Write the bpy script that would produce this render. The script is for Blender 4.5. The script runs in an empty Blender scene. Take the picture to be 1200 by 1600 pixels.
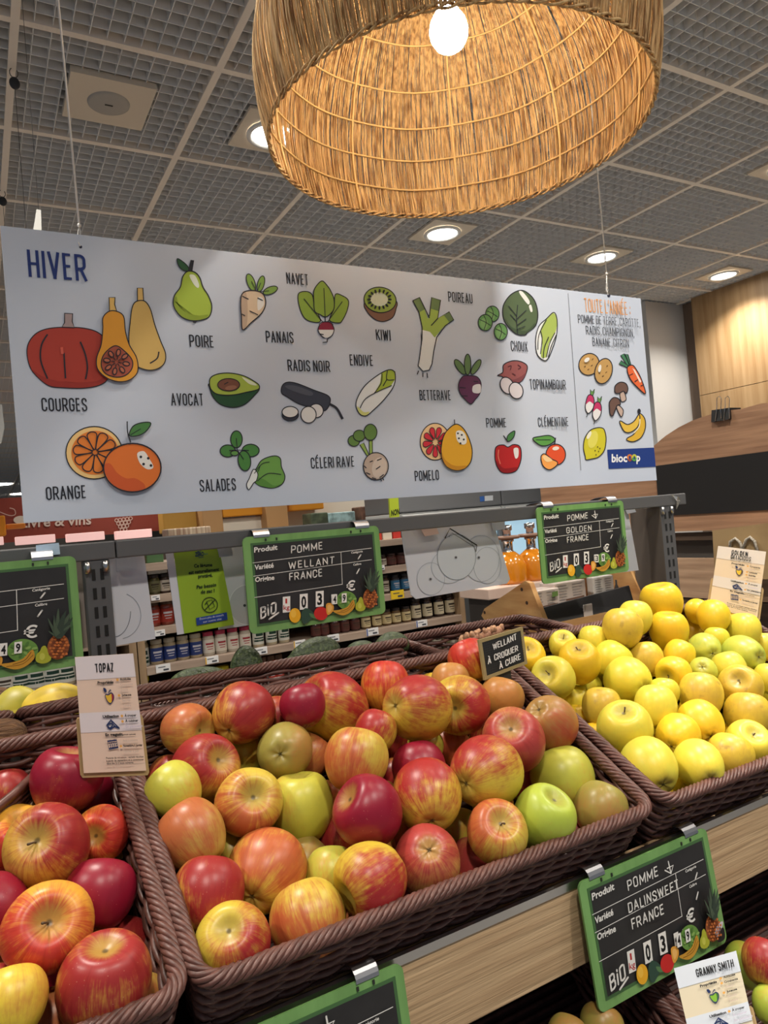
import bpy, bmesh, math, random
from mathutils import Vector, Matrix
C = bpy.context.scene.collection
SC = bpy.context.scene
# ------------------------------------------------------------------ camera, light, exposure
CZ = 1.40                                   # eye height of the photographer
FPX = 1122.93                               # focal length for a 1200 x 1600 frame
YAW, PITCH, ROLL = 0.51568, 0.011694, -0.084791
def _axes():
    f = Vector((math.sin(YAW)*math.cos(PITCH), math.cos(YAW)*math.cos(PITCH), math.sin(PITCH)))
    r = Vector((math.cos(YAW), -math.sin(YAW), 0)); u = r.cross(f)
    c, s = math.cos(ROLL), math.sin(ROLL)
    return c*r + s*u, -s*r + c*u, f
RT, UP, FW = _axes()
EYE = Vector((0, 0, CZ))
cam_d = bpy.data.cameras.new('camera'); cam = bpy.data.objects.new('camera', cam_d); C.objects.link(cam)
cam_d.sensor_fit = 'VERTICAL'; cam_d.sensor_height = 24; cam_d.lens = 24*FPX/1600
cam_d.clip_start = 0.02; cam_d.clip_end = 100
m = Matrix.Identity(4)
for i in range(3):
    m[i][0], m[i][1], m[i][2], m[i][3] = RT[i], UP[i], -FW[i], EYE[i]
cam.matrix_world = m
SC.camera = cam
SC.view_settings.view_transform = 'Standard'; SC.view_settings.look = 'None'
SC.view_settings.gamma = 1; SC.view_settings.use_curve_mapping = False
SC.view_settings.exposure = 0.0
W = bpy.data.worlds.new('World'); SC.world = W; W.use_nodes = True
W.node_tree.nodes['Background'].inputs[0].default_value = (0.72, 0.84, 1.0, 1)
W.node_tree.nodes['Background'].inputs[1].default_value = 0.24
DOWN_E = 16.0                               # watts of each ceiling downlight
BULB = 88.0                                 # emission of the pendant's bulb
def area(name, loc, size, energy, col, spread=125):
    l = bpy.data.lights.new(name, 'AREA'); l.shape = 'DISK'; l.size = size; l.energy = energy; l.color = col
    l.spread = math.radians(spread)
    o = bpy.data.objects.new(name, l); C.objects.link(o); o.location = loc
    return o
# ------------------------------------------------------------------ rays: where a point of the photo lies on a known surface
def ray(px, py): return (RT*((px-600)/FPX) + UP*(-(py-800)/FPX) + FW)
def onY(px, py, y): d = ray(px, py); return EYE + d*(y/d.y)
def onX(px, py, x): d = ray(px, py); return EYE + d*(x/d.x)
def onZ(px, py, z): d = ray(px, py); return EYE + d*((z-CZ)/d.z)
def onP(px, py, o, n): d = ray(px, py); return EYE + d*((o-EYE).dot(n)/d.dot(n))
def atD(px, py, dist): return EYE + ray(px, py)*dist
# ------------------------------------------------------------------ materials
def lin(c): c /= 255; return c/12.92 if c <= .04045 else ((c+.055)/1.055)**2.4
def rgb(r, g, b): return (lin(r), lin(g), lin(b), 1)
_M = {}
def mat(name, col, rough=.5, metal=0, spec=.5, emit=0, trans=0, noise=None, bump=None, coat=0, alpha=1, sub=0):
    """col: sRGB triple. noise=(scale tuple, colour2, low, high) mixes a second colour; bump=(scale tuple, strength)."""
    if name in _M: return _M[name]
    M = bpy.data.materials.new(name); M.use_nodes = True; nt = M.node_tree; b = nt.nodes['Principled BSDF']
    b.inputs['Base Color'].default_value = rgb(*col); b.inputs['Roughness'].default_value = rough
    b.inputs['Metallic'].default_value = metal; b.inputs['Specular IOR Level'].default_value = spec
    if emit: b.inputs['Emission Color'].default_value = rgb(*col); b.inputs['Emission Strength'].default_value = emit
    if trans: b.inputs['Transmission Weight'].default_value = trans
    if coat: b.inputs['Coat Weight'].default_value = coat
    if alpha < 1: b.inputs['Alpha'].default_value = alpha
    def nz(sc, detail=5):
        tc = nt.nodes.new('ShaderNodeTexCoord'); mp = nt.nodes.new('ShaderNodeMapping'); mp.inputs['Scale'].default_value = sc
        n = nt.nodes.new('ShaderNodeTexNoise'); n.inputs['Scale'].default_value = 1; n.inputs['Detail'].default_value = detail
        nt.links.new(tc.outputs['Object'], mp.inputs[0]); nt.links.new(mp.outputs[0], n.inputs[0]); return n
    if noise:
        sc, c2, lo, hi = noise; n = nz(sc)
        rp = nt.nodes.new('ShaderNodeValToRGB'); rp.color_ramp.elements[0].position = lo; rp.color_ramp.elements[1].position = hi
        rp.color_ramp.elements[0].color = rgb(*col); rp.color_ramp.elements[1].color = rgb(*c2)
        nt.links.new(n.outputs['Fac'], rp.inputs[0]); nt.links.new(rp.outputs[0], b.inputs['Base Color'])
    if bump:
        n = nz(bump[0]); bp = nt.nodes.new('ShaderNodeBump'); bp.inputs['Strength'].default_value = bump[1]; bp.inputs['Distance'].default_value = .004
        nt.links.new(n.outputs['Fac'], bp.inputs['Height']); nt.links.new(bp.outputs[0], b.inputs['Normal'])
    _M[name] = M
    return M
def ink(r, g, b, rough=.55): return mat('ink_%d_%d_%d' % (r, g, b), (r, g, b), rough, spec=.3)
def wood(name, c1, c2, grain=(3, 60, 60), rough=.55, b=.35):
    return mat(name, c1, rough, noise=(grain, c2, .35, .68), bump=(grain, b))
# ------------------------------------------------------------------ mesh builder
def frame_of(d):
    d = d.normalized(); a = Vector((0, 0, 1)) if abs(d.z) < .9 else Vector((1, 0, 0))
    u = d.cross(a).normalized(); return u, d.cross(u)
class MB:
    def __init__(s): s.v = []; s.f = []; s.mi = []; s.sm = []; s.mats = []
    def m(s, M):
        if M not in s.mats: s.mats.append(M)
        return s.mats.index(M)
    def add(s, vs, fs, M, smooth=False):
        o = len(s.v); k = s.m(M); s.v += [Vector(v) for v in vs]
        for f in fs: s.f.append([o+i for i in f]); s.mi.append(k); s.sm.append(smooth)
    def box(s, lo, hi, M, mtx=None):
        x0, y0, z0 = lo; x1, y1, z1 = hi
        vs = [Vector(p) for p in ((x0,y0,z0),(x1,y0,z0),(x1,y1,z0),(x0,y1,z0),(x0,y0,z1),(x1,y0,z1),(x1,y1,z1),(x0,y1,z1))]
        if mtx: vs = [mtx @ v for v in vs]
        s.add(vs, [(3,2,1,0),(4,5,6,7),(0,1,5,4),(1,2,6,5),(2,3,7,6),(3,0,4,7)], M)
    def rbox(s, lo, hi, M, r=.003, mtx=None):
        """box with chamfered edges"""
        bm = bmesh.new(); bmesh.ops.create_cube(bm, size=1)
        for v in bm.verts: v.co = Vector([(lo[i]+hi[i])/2 + v.co[i]*(hi[i]-lo[i]) for i in range(3)])
        bmesh.ops.bevel(bm, geom=bm.edges[:], offset=r, segments=2, affect='EDGES', profile=.5)
        s.bm(bm, M, mtx); bm.free()
    def bm(s, bm, M, mtx=None, smooth=False):
        bm.verts.index_update()
        s.add([(mtx @ v.co) if mtx else v.co.copy() for v in bm.verts], [[v.index for v in f.verts] for f in bm.faces], M, smooth)
    def prism(s, pts, n, th, M):
        """planar polygon pts (3D, in order) thickened by th along n"""
        n = Vector(n).normalized()*th; k = len(pts); a = [Vector(p) for p in pts]
        s.add(a+[p+n for p in a], [list(range(k))[::-1], list(range(k, 2*k))]+[(i, (i+1) % k, k+(i+1) % k, k+i) for i in range(k)], M)
    def tube(s, path, r, M, n=8, closed=False, cap=True, flat=None):
        path = [Vector(p) for p in path]; L = len(path); o = len(s.v); k = s.m(M)
        rr = r if isinstance(r, (list, tuple)) else [r]*L
        pu = None
        for i, p in enumerate(path):
            if closed: t = path[(i+1) % L]-path[i-1]
            else: t = path[min(i+1, L-1)]-path[max(i-1, 0)]
            t = t.normalized() if t.length > 1e-9 else Vector((0, 0, 1))
            if pu is None: u, w = frame_of(t)
            else:
                u = pu - t*pu.dot(t)
                u = u.normalized() if u.length > 1e-6 else frame_of(t)[0]
            w = t.cross(u); pu = u
            for j in range(n):
                a = 2*math.pi*j/n; s.v.append(p + (u*math.cos(a)+w*math.sin(a))*rr[i])
        for i in range(L if closed else L-1):
            i2 = (i+1) % L
            for j in range(n):
                j2 = (j+1) % n; s.f.append([o+i*n+j, o+i*n+j2, o+i2*n+j2, o+i2*n+j]); s.mi.append(k); s.sm.append(True)
        if cap and not closed:
            s.f.append([o+j for j in range(n)][::-1]); s.f.append([o+(L-1)*n+j for j in range(n)]); s.mi += [k, k]; s.sm += [False, False]
    def lathe(s, prof, M, n=24, ctr=(0, 0, 0), mtx=None, smooth=True):
        """profile of (radius, z) from bottom to top; open ends with r = 0 close themselves"""
        vs = []
        for r, z in prof:
            for j in range(n):
                a = 2*math.pi*j/n; p = Vector((ctr[0]+r*math.cos(a), ctr[1]+r*math.sin(a), ctr[2]+z)); vs.append(mtx @ p if mtx else p)
        fs = [(i*n+j, i*n+(j+1) % n, (i+1)*n+(j+1) % n, (i+1)*n+j) for i in range(len(prof)-1) for j in range(n)]
        s.add(vs, fs, M, smooth)
    def ball(s, c, r, M, u=20, v=12, sc=(1, 1, 1), mtx=None):
        prof = [(max(1e-5, math.sin(math.pi*i/v))*r, -math.cos(math.pi*i/v)*r) for i in range(v+1)]
        T = Matrix.Translation(c) @ Matrix.Diagonal((*sc, 1))
        s.lathe(prof, M, u, mtx=(mtx @ T if mtx else T))
    def build(s, name, parent=None, origin=None, local=False):
        """links ONE mesh object; vertices are given in world space unless local"""
        me = bpy.data.meshes.new(name)
        if parent: inv = world_of(parent).inverted()
        if origin is not None: org = Vector(origin)
        vs = s.v
        if not local:
            if parent: vs = [inv @ v for v in vs]
            elif origin is not None: vs = [v-org for v in vs]
        me.from_pydata([tuple(v) for v in vs], [], s.f)
        for M in s.mats: me.materials.append(M)
        me.polygons.foreach_set('material_index', s.mi); me.polygons.foreach_set('use_smooth', s.sm)
        me.update()
        o = bpy.data.objects.new(name, me); C.objects.link(o)
        if parent: o.parent = parent
        elif origin is not None: o.location = org
        return o
def world_of(o):
    M = Matrix.Identity(4)
    while o: M = o.matrix_basis @ M; o = o.parent
    return M
def tag(o, label=None, cat=None, group=None, kind=None):
    if label: o['label'] = label
    if cat: o['category'] = cat
    if group: o['group'] = group
    if kind: o['kind'] = kind
    return o
def thing(name, label, cat, loc=(0, 0, 0), group=None, rot=None):
    o = bpy.data.objects.new(name, None); C.objects.link(o); o.empty_display_size = .02
    M = Matrix.Translation(loc)
    if rot is not None: M = M @ rot.to_4x4()
    o.matrix_basis = M
    return tag(o, label, cat, group)
def struct(o): o['kind'] = 'structure'; return o
def copy_tree(o, parent=None):
    c = o.copy(); C.objects.link(c)
    if parent: c.parent = parent
    for ch in o.children: copy_tree(ch, c)
    return c
# ------------------------------------------------------------------ flat printing: polygons, strokes and letters laid on a surface
def smooth_pts(pts, closed=True, k=6):
    P = [Vector((*p, 0)) for p in pts]; n = len(P); out = []
    for i in range(n if closed else n-1):
        if closed: a, b, c, d = P[i-1], P[i], P[(i+1) % n], P[(i+2) % n]
        else: a, b, c, d = P[max(i-1, 0)], P[i], P[i+1], P[min(i+2, n-1)]
        for j in range(k):
            t = j/k
            q = .5*((2*b)+(c-a)*t+(2*a-5*b+4*c-d)*t*t+(3*b-a-3*c+d)*t**3); out.append((q.x, q.y))
    if not closed: out.append(tuple(pts[-1]))
    return out
def ell_pts(cx, cy, rx, ry, rot=0, n=36, a0=0, a1=360):
    c, s = math.cos(math.radians(rot)), math.sin(math.radians(rot)); out = []
    full = (a1-a0) % 360 == 0
    for i in range(n if full else n+1):
        a = math.radians(a0+(a1-a0)*i/n); x, y = rx*math.cos(a), ry*math.sin(a)
        out.append((cx+x*c-y*s, cy+x*s+y*c))
    return out
class Print:
    """collects flat art. f maps the drawing's own coordinates to 3D; nrm is the face normal towards the reader"""
    STEP = .00010
    def __init__(s, f, nrm, base=.0004): s.f = f; s.n = Vector(nrm).normalized(); s.b = base; s.k = 0; s.mb = MB()
    def P(s, p, k=None): return s.f(*p) + s.n*(s.b + (s.k if k is None else k)*s.STEP)
    def fill(s, col, pts, smooth=False, closed=True):
        if smooth: pts = smooth_pts(pts)
        s.k += 1
        bm = bmesh.new(); vs = [bm.verts.new(s.P(p)) for p in pts]
        try: fc = bm.faces.new(vs)
        except ValueError: bm.free(); return
        bmesh.ops.triangulate(bm, faces=[fc], ngon_method='EAR_CLIP')
        bm.normal_update()
        for f in bm.faces:
            if f.normal.dot(s.n) < 0: f.normal_flip()
        s.mb.bm(bm, ink(*col)); bm.free()
    def line(s, col, w, pts, smooth=True, closed=False, rnd=False):
        """stroke; w is the full width in drawing units"""
        if smooth and len(pts) > 2: pts = smooth_pts(pts, closed, 5)
        s.k += 1
        n = len(pts); L, R = [], []
        for i in range(n):
            a = pts[i-1] if (closed or i > 0) else pts[i]; b = pts[(i+1) % n] if (closed or i < n-1) else pts[i]
            dx, dy = b[0]-a[0], b[1]-a[1]; d = math.hypot(dx, dy) or 1
            ox, oy = -dy/d*w/2, dx/d*w/2; L.append((pts[i][0]+ox, pts[i][1]+oy)); R.append((pts[i][0]-ox, pts[i][1]-oy))
        vs = [s.P(p) for p in L]+[s.P(p) for p in R]
        s.mb.add(vs, [(i, (i+1) % n, n+(i+1) % n, n+i) for i in range(n if closed else n-1)], ink(*col))
        if rnd:
            for p in (pts if rnd == 2 else (pts[0], pts[-1])): s.disc(col, p[0], p[1], w/2, 10, s.k)
    def disc(s, col, x, y, r, n=14, k=None):
        if k is None: s.k += 1
        s.mb.add([s.P(p, k) for p in ell_pts(x, y, r, r, 0, n)], [list(range(n))], ink(*col))
    def ell(s, col, cx, cy, rx, ry, rot=0, out=0, oc=(35, 35, 45)):
        p = ell_pts(cx, cy, rx, ry, rot); s.fill(col, p)
        if out: s.line(oc, out, p, smooth=False, closed=True)
    def shape(s, col, pts, out=4.5, oc=(35, 35, 45), smooth=True):
        if smooth: pts = smooth_pts(pts)
        s.fill(col, pts)
        if out: s.line(oc, out, pts, smooth=False, closed=True)
    def build(s, name, parent, label=None):
        o = s.mb.build(name, parent); 
        if label: o['label'] = label
        return o
def arc(cx, cy, rx, ry, a0, a1, n=7): return [(cx+rx*math.cos(math.radians(a0+(a1-a0)*i/n)), cy+ry*math.sin(math.radians(a0+(a1-a0)*i/n))) for i in range(n+1)]
def _glyphs():
    """narrow poster capitals as centre lines: height 1, y up; (width, strokes)"""
    w = .33; r = .165; g = {}
    ring = arc(r, 1-r, r, r, 180, 0)+arc(r, r, r, r, 0, -180)
    g['O'] = (w, [ring+[ring[0]]])
    g['Q'] = (w, [ring+[ring[0]], [(.2, .2), (.36, -.1)]])
    g['C'] = (w, [[(w, .7)]+arc(r, 1-r, r, r, 0, 180)+arc(r, r, r, r, 180, 360)+[(w, .3)]])
    g['G'] = (w, [[(w, .72)]+arc(r, 1-r, r, r, 0, 180)+arc(r, r, r, r, 180, 360)+[(w, .48)], [(w+.02, .48), (.17, .48)]])
    g['S'] = (w, [[(w, .74)]+arc(r, 1-r, r, r, 0, 180)+[(0, .72), (.06, .58), (w-.06, .42), (w, .28)]+arc(r, r, r, r, 0, -180)+[(0, .26)]])
    g['U'] = (w, [[(0, 1)]+arc(r, r, r, r, 180, 360)+[(w, 1)]])
    g['D'] = (w, [[(0, 0), (0, 1)], [(0, 1), (.14, 1)]+arc(.15, .82, w-.15, .18, 90, 0)+arc(.15, .18, w-.15, .18, 0, -90)+[(0, 0)]])
    g['P'] = (w, [[(0, 0), (0, 1)], [(0, 1), (.14, 1)]+arc(.15, .84, w-.15, .16, 90, 0)+arc(.15, .6, w-.15, .16, 0, -90)+[(0, .44)]])
    g['R'] = (w, g['P'][1]+[[(.17, .44), (w+.02, 0)]])
    g['B'] = (w, [[(0, 0), (0, 1)], [(0, 1), (.14, 1)]+arc(.13, .86, w-.15, .14, 90, 0)+arc(.13, .66, w-.15, .13, 0, -90)+[(0, .53)], [(.13, .53)]+arc(.15, .37, w-.15, .16, 90, 0)+arc(.15, .17, w-.15, .17, 0, -90)+[(0, 0)]])
    g['E'] = (.26, [[(0, 0), (0, 1)], [(0, 1), (.26, 1)], [(0, .52), (.23, .52)], [(0, 0), (.26, 0)]])
    g['\u00c9'] = (.26, g['E'][1]+[[(.08, 1.13), (.2, 1.28)]])
    g['\u00c0'] = None
    g['F'] = (.26, [[(0, 0), (0, 1)], [(0, 1), (.26, 1)], [(0, .52), (.22, .52)]])
    g['H'] = (w, [[(0, 0), (0, 1)], [(w, 0), (w, 1)], [(0, .5), (w, .5)]])
    g['I'] = (0, [[(0, 0), (0, 1)]])
    g['J'] = (.22, [[(.22, 1), (.22, .2), (.12, 0), (0, .06)]])
    g['K'] = (.33, [[(0, 0), (0, 1)], [(.33, 1), (.02, .45)], [(.1, .58), (.34, 0)]])
    g['L'] = (.24, [[(0, 1), (0, 0)], [(0, 0), (.25, 0)]])
    g['M'] = (.46, [[(0, 0), (0, 1)], [(0, 1), (.23, .22)], [(.23, .22), (.46, 1)], [(.46, 1), (.46, 0)]])
    g['N'] = (.34, [[(0, 0), (0, 1)], [(0, 1), (.34, 0)], [(.34, 0), (.34, 1)]])
    g['A'] = (.36, [[(0, 0), (.18, 1)], [(.18, 1), (.36, 0)], [(.07, .3), (.29, .3)]])
    g['\u00c0'] = (.36, g['A'][1]+[[(.08, 1.32), (.2, 1.14)]])
    g['V'] = (.36, [[(0, 1), (.18, 0)], [(.18, 0), (.36, 1)]])
    g['W'] = (.52, [[(0, 1), (.13, 0)], [(.13, 0), (.26, .9)], [(.26, .9), (.39, 0)], [(.39, 0), (.52, 1)]])
    g['T'] = (.3, [[(0, 1), (.3, 1)], [(.15, 1), (.15, 0)]])
    g['X'] = (.34, [[(0, 0), (.34, 1)], [(0, 1), (.34, 0)]])
    g['Y'] = (.34, [[(0, 1), (.17, .5)], [(.34, 1), (.17, .5)], [(.17, .5), (.17, 0)]])
    g['Z'] = (.28, [[(0, 1), (.28, 1)], [(.28, 1), (0, 0)], [(0, 0), (.28, 0)]])
    g['i'] = (0, [[(0, 0), (0, .68)], [(0, .9), (0, .96)]])
    g["'"] = (0, [[(.03, 1.02), (0, .82)]])
    g[','] = (0, [[(.02, .06), (-.03, -.16)]])
    g['.'] = (0, [[(0, 0), (0, .06)]])
    g[':'] = (0, [[(0, .12), (0, .2)], [(0, .55), (0, .63)]])
    g['0'] = g['O']
    g['1'] = (.12, [[(0, .85), (.12, 1)], [(.12, 1), (.12, 0)]])
    g['3'] = (w, [[(0, .76)]+arc(r, 1-r, r, r, 180, 0)+[(w, .7), (w-.04, .58), (.14, .53)], [(.14, .53), (w-.04, .48), (w, .36)]+arc(r, r, r, r, 0, -180)+[(0, .26)]])
    g['4'] = (.36, [[(.26, 0), (.26, 1)], [(.26, 1), (0, .28)], [(0, .28), (.38, .28)]])
    g['9'] = (w, [[(w, .6)]+arc(r, 1-r, r, r, 0, 180)+arc(r, .6, r, r, 180, 360), [(w, .8), (w, .3)]+arc(r, r, r, r, 0, -180)+[(0, .26)]])
    return g
GL = _glyphs()
_rj = random.Random(5)
def poster(pr, txt, x0, y0, x1, h, col, sw=.13, up=-1, dy=0, hand=0, gap=.2, tail=False):
    """writes txt from x0 to x1 on baseline y0 (y1 = y0 + dy at x1), cap height h; up=-1 when y grows downwards"""
    tot = 0
    adv = []
    for ch in txt:
        wd = .22 if ch == ' ' else GL[ch][0]*(1 if not hand else 1.7)+(sw if not hand else sw*.6)+gap*(.45 if ch in "',.:" else 1)*(.55 if not hand else .8)
        adv.append(wd); tot += wd
    last = .0 if txt[-1] == ' ' else gap*(.55 if not hand else .8)
    tot -= last
    k = (x1-x0)/tot           # horizontal scale
    x = 0
    for ch, a in zip(txt, adv):
        if ch != ' ':
            jx, jy, sl = (_rj.uniform(-.02, .02), _rj.uniform(-.05, .05), _rj.uniform(.02, .12)) if hand else (0, 0, 0)
            for st in GL[ch][1]:
                q = []
                for (gx, gy) in st:
                    if hand: gx = gx*1.7+gy*sl+jx+_rj.uniform(-.012, .012); gy = gy*(.95)+jy+_rj.uniform(-.015, .015)
                    u = x + gx + sw/2; px = x0+u*k; q.append((px, y0+dy*((px-x0)/(x1-x0))+up*gy*h))
                if hand:
                    pr.line(col, sw*h, q, smooth=len(q) > 3, rnd=2 if len(q) <= 3 else 1)
                elif len(q) == 2:
                    # keep upright strokes the same printed thickness as level ones
                    (ax, ay), (bx, by) = q; dx, dy_ = bx-ax, by-ay; L = math.hypot(dx, dy_) or 1
                    t = abs(dy_)/L; wv = sw*(k*t+h*.85*(1-t)); e = wv*.5 if t < .3 else 0
                    if t < .3: q = [(ax-dx/L*sw*k*.5, ay), (bx+dx/L*sw*k*.1, by)]; q = [(q[0][0], q[0][1]), (q[1][0], q[1][1])]
                    else:
                        ee = .06*h; q = [(ax-dx/L*ee, ay-dy_/L*ee), (bx+dx/L*ee, by+dy_/L*ee)]
                    pr.line(col, wv, q, smooth=False)
                else: pr.line(col, sw*(k*.55+h*.45), q, smooth=False)
        x += a
_T = {}
def glyph_mesh(txt, bold):
    if (txt, bold) in _T: return _T[(txt, bold)]
    cu = bpy.data.curves.new('t', 'FONT'); cu.body = txt; cu.size = 1; cu.offset = bold; cu.resolution_u = 2
    ob = bpy.data.objects.new('t', cu); C.objects.link(ob)
    dg = bpy.context.evaluated_depsgraph_get(); me = bpy.data.meshes.new_from_object(ob.evaluated_get(dg))
    vs = [(v.co.x, v.co.y) for v in me.vertices]; fs = [list(p.vertices) for p in me.polygons]
    bpy.data.objects.remove(ob); bpy.data.curves.remove(cu); bpy.data.meshes.remove(me)
    xs = [v[0] for v in vs] or [0]
    _T[(txt, bold)] = (vs, fs, min(xs), max(xs))
    return _T[(txt, bold)]
def letters(pr, txt, x0, y0, x1, h, col, bold=.01, up=-1, dy=0):
    """ordinary upper and lower case type; h is the capital height"""
    vs, fs, a, b = glyph_mesh(txt, bold); k = (x1-x0)/(b-a); s = h/.72
    pr.k += 1
    pts = [pr.P((x0+(x-a)*k, y0+dy*((x-a)/(b-a))+up*y*s)) for x, y in vs]
    pr.mb.add(pts, fs, ink(*col))
# ------------------------------------------------------------------ the shop: floor, ceiling, walls
CH = CZ+1.5275                               # ceiling height
GX, GY, T6 = .195, 2.2516, .6                # ceiling grid
X0, X1, Y0, Y1 = -5.805, 6.795, -2.5484, 23.2516
mb = MB(); mb.box((X0, Y0, -.08), (X1, Y1, 0), mat('floor_tile', (150, 146, 140), .35, noise=((1.5, 1.5, 1), (128, 124, 118), .3, .7)))
struct(mb.build('floor', origin=(0, 0, 0)))
louv = mat('louvre_grey', (236, 236, 236), .5, spec=.3); bar = mat('ceiling_bar', (244, 234, 222), .5)
mb = MB(); pitch = .05; z0, z1 = CH+.004, CH+.052
n = int((X1-X0)/pitch)
for i in range(n+1):
    x = X0+i*pitch; mb.box((x-.0011, Y0, z0), (x+.0011, Y1, z1), louv)
n = int((Y1-Y0)/pitch)
for i in range(n+1):
    y = Y0+i*pitch; mb.box((X0, y-.0011, z0), (X1, y+.0011, z1-.002), louv)
plen = mat('plenum_dark', (104, 106, 108), .9)
mb.box((X0, Y0, CH+.075), (X1, Y1, CH+.11), plen)
ceil = struct(mb.build('ceiling', origin=(0, 0, CH)))
mb = MB()
i = 0
x = GX
while x-T6 > X0-.01: x -= T6
while x < X1+.01: mb.box((x-.012, Y0, CH-.003), (x+.012, Y1, CH+.03), bar); x += T6
y = GY
while y-T6 > Y0-.01: y -= T6
while y < Y1+.01: mb.box((X0, y-.012, CH-.0024), (X1, y+.012, CH+.029), bar); y += T6
struct(mb.build('trim_1', ceil))
pl = mat('plaster', (214, 212, 208), .8); 
def wall(name, lo, hi, M=None):
    b = MB(); b.box(lo, hi, M or pl); return struct(b.build(name, origin=((lo[0]+hi[0])/2, (lo[1]+hi[1])/2, lo[2])))
wall('wall_back', (X0, Y1-.1, 0), (X1, Y1, CH), mat('far_wall', (150, 140, 132), .8))
wall('wall_right', (5.06, Y0, 0), (5.16, 3.86, CH), mat('wall_taupe', (120, 104, 92), .8))
wall('wall_east', (X1, 3.86, 0), (X1+.1, Y1, CH)); wall('wall_partition', (5.16, 3.775, 0), (X1, 3.87, CH))
wall('wall_corner', (4.62, 3.775, 0), (5.16, 3.87, CH), mat('wall_white', (198, 198, 198), .6))
oak = wood('oak_panel', (172, 142, 104), (150, 118, 80), (30, 30, 1.6), .5, .1)
b = MB(); b.box((4.975, 3.004, 0), (5.06, 3.631, 1.0), oak); b.box((4.975, 3.004, 1.004), (5.06, 3.631, 2.16), oak); b.box((4.975, 3.004, 2.164), (5.06, 3.631, CH), oak)
tag(b.build('trim_2', origin=(5, 3.3, 0)), 'tall pale oak wall panel to the right of the white wall', 'wall panel', kind='structure')
# ------------------------------------------------------------------ ceiling lamps
plate = mat('plate_cream', (226, 214, 196), .5); ringm = mat('ring_white', (235, 235, 232), .35)
lens = mat('lamp_lens', (255, 250, 240), .4, emit=22)
def downlight(ix, iy, label, group='downlights in the grid ceiling', build=True):
    x, y = GX+T6*(ix+.5), GY+T6*(iy+.5)
    if build:
        t = thing('downlight', label, 'ceiling light', (x, y, CH), group)
        b = MB(); s = .135
        b.box((x-s, y-s, CH-.004), (x+s, y+s, CH+.008), plate); b.build('plate', t)
        b = MB(); b.lathe([(.100, -.001), (.100, -.009), (.086, -.012), (.078, -.004)], ringm, 32, (x, y, CH-.004)); b.build('ring', t)
        b = MB(); b.lathe([(.0001, -.006), (.05, -.0058), (.079, -.004)], lens, 32, (x, y, CH-.006)); b.build('lens', t)
    area('lamp_light', (x, y, CH-.024), .15, DOWN_E, (1, .93, .82))
downlight(1, 0, 'downlight half hidden behind the left rim of the straw lampshade')
downlight(3, 1, 'downlight just below the middle of the straw lampshade rim')
downlight(5, 1, 'downlight crossed by the right hanging cord of the banner')
downlight(7, 1, 'downlight beside the top of the oak wall panel')
downlight(5, -1, 'downlight cut by the right edge of the picture above the oak panel')
for ix, iy in ((-1, -2), (1, -3), (3, -3), (-1, -5), (1, -5), (3, -5), (5, -3), (-3, -3), (-3, 1), (-3, 5), (1, 7), (5, 6), (2, 4), (4, 3), (0, 10), (3, 9), (6, 9), (-2, 9)): downlight(ix, iy, '', build=False)  # bare lights without fixtures; some far ones added to brighten the back room
for k, (px, py, lb) in enumerate(((1, 757, 'distant round ceiling light farthest from the banner, at the left edge'), (31, 772, 'topmost distant ceiling light beside the banner left edge'), (29, 782, 'middle distant ceiling light beside the lower left edge of the banner'), (25, 788, 'lowest distant ceiling light beside the lower left edge of the banner'))):
    p = onZ(px, py, CH-.01); b = MB(); b.lathe([(.0001, -.01), (.2, -.008), (.22, 0), (.0001, .004)], lens, 20, p)
    tag(b.build('round_ceiling_light', origin=p), lb, 'ceiling light', 'distant ceiling lights')
# loudspeaker plate
x, y = GX+.3, GY+.3
t = thing('ceiling_speaker', 'square cream ceiling plate with a round grey loudspeaker grille', 'loudspeaker', (x, y, CH))
b = MB(); b.box((x-.135, y-.135, CH-.012), (x+.135, y+.135, CH+.01), plate); b.build('plate', t)
b = MB(); b.lathe([(.0001, -.006), (.06, -.006), (.068, -.003), (.07, .002)], mat('grille_grey', (176, 172, 166), .6), 40, (x, y, CH-.013)); g = b.build('grille', t)
b = MB(); b.box((x-.013, y-.003, CH-.0205), (x+.013, y+.003, CH-.0185), mat('slot_dark', (40, 38, 36), .6)); b.build('slot', g)
# small hooks with wires on the left bar
hookm = mat('hook_steel', (120, 120, 118), .35, 1); magm = mat('magnet_dark', (52, 54, 58), .5)
def wire(name, pts, r, M, label, cat, group=None):
    b = MB(); b.tube(pts, r, M, 6); return tag(b.build(name, origin=pts[0]), label, cat, group)
for (px, py, lb) in ((21, 118, 'dark hook clipped under the left ceiling bar, higher of two'), (3, 308, 'dark hook clipped under the left ceiling bar, lower of two')):
    p = onZ(px, py-10, CH-.004)
    t = thing('ceiling_hook', lb, 'hook', p, 'hooks on the ceiling bar')
    b = MB(); b.tube([p+Vector((.012*math.cos(a), 0, -.012+.016*math.sin(a))) for a in [math.pi*(.5+2*i/14) for i in range(13)]], .0016, hookm, 6); b.build('wire_loop', t)
    b = MB(); b.ball(p+Vector((0, 0, -.045)), .02, magm, 12, 8, (.8, .5, 1.0)); b.build('magnet', t)
    q = Vector((p.x, p.y, 1.98)); wire('thin_wire', [p+Vector((0, 0, -.055)), q], .0009, hookm, 'thin grey wire hanging from the %s ceiling hook' % ('higher' if py < 200 else 'lower'), 'wire', 'wires under the hooks')
    b = MB(); b.rbox((q.x-.008, q.y-.004, q.z-.12), (q.x+.14, q.y+.004, q.z), mat('pale_board', (222, 222, 218), .5), .002)
    tag(b.build('hanging_sign', origin=q), 'pale board on a thin wire below the %s ceiling hook, hidden by the banner' % ('higher' if py < 200 else 'lower'), 'sign', 'boards behind the banner')
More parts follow.
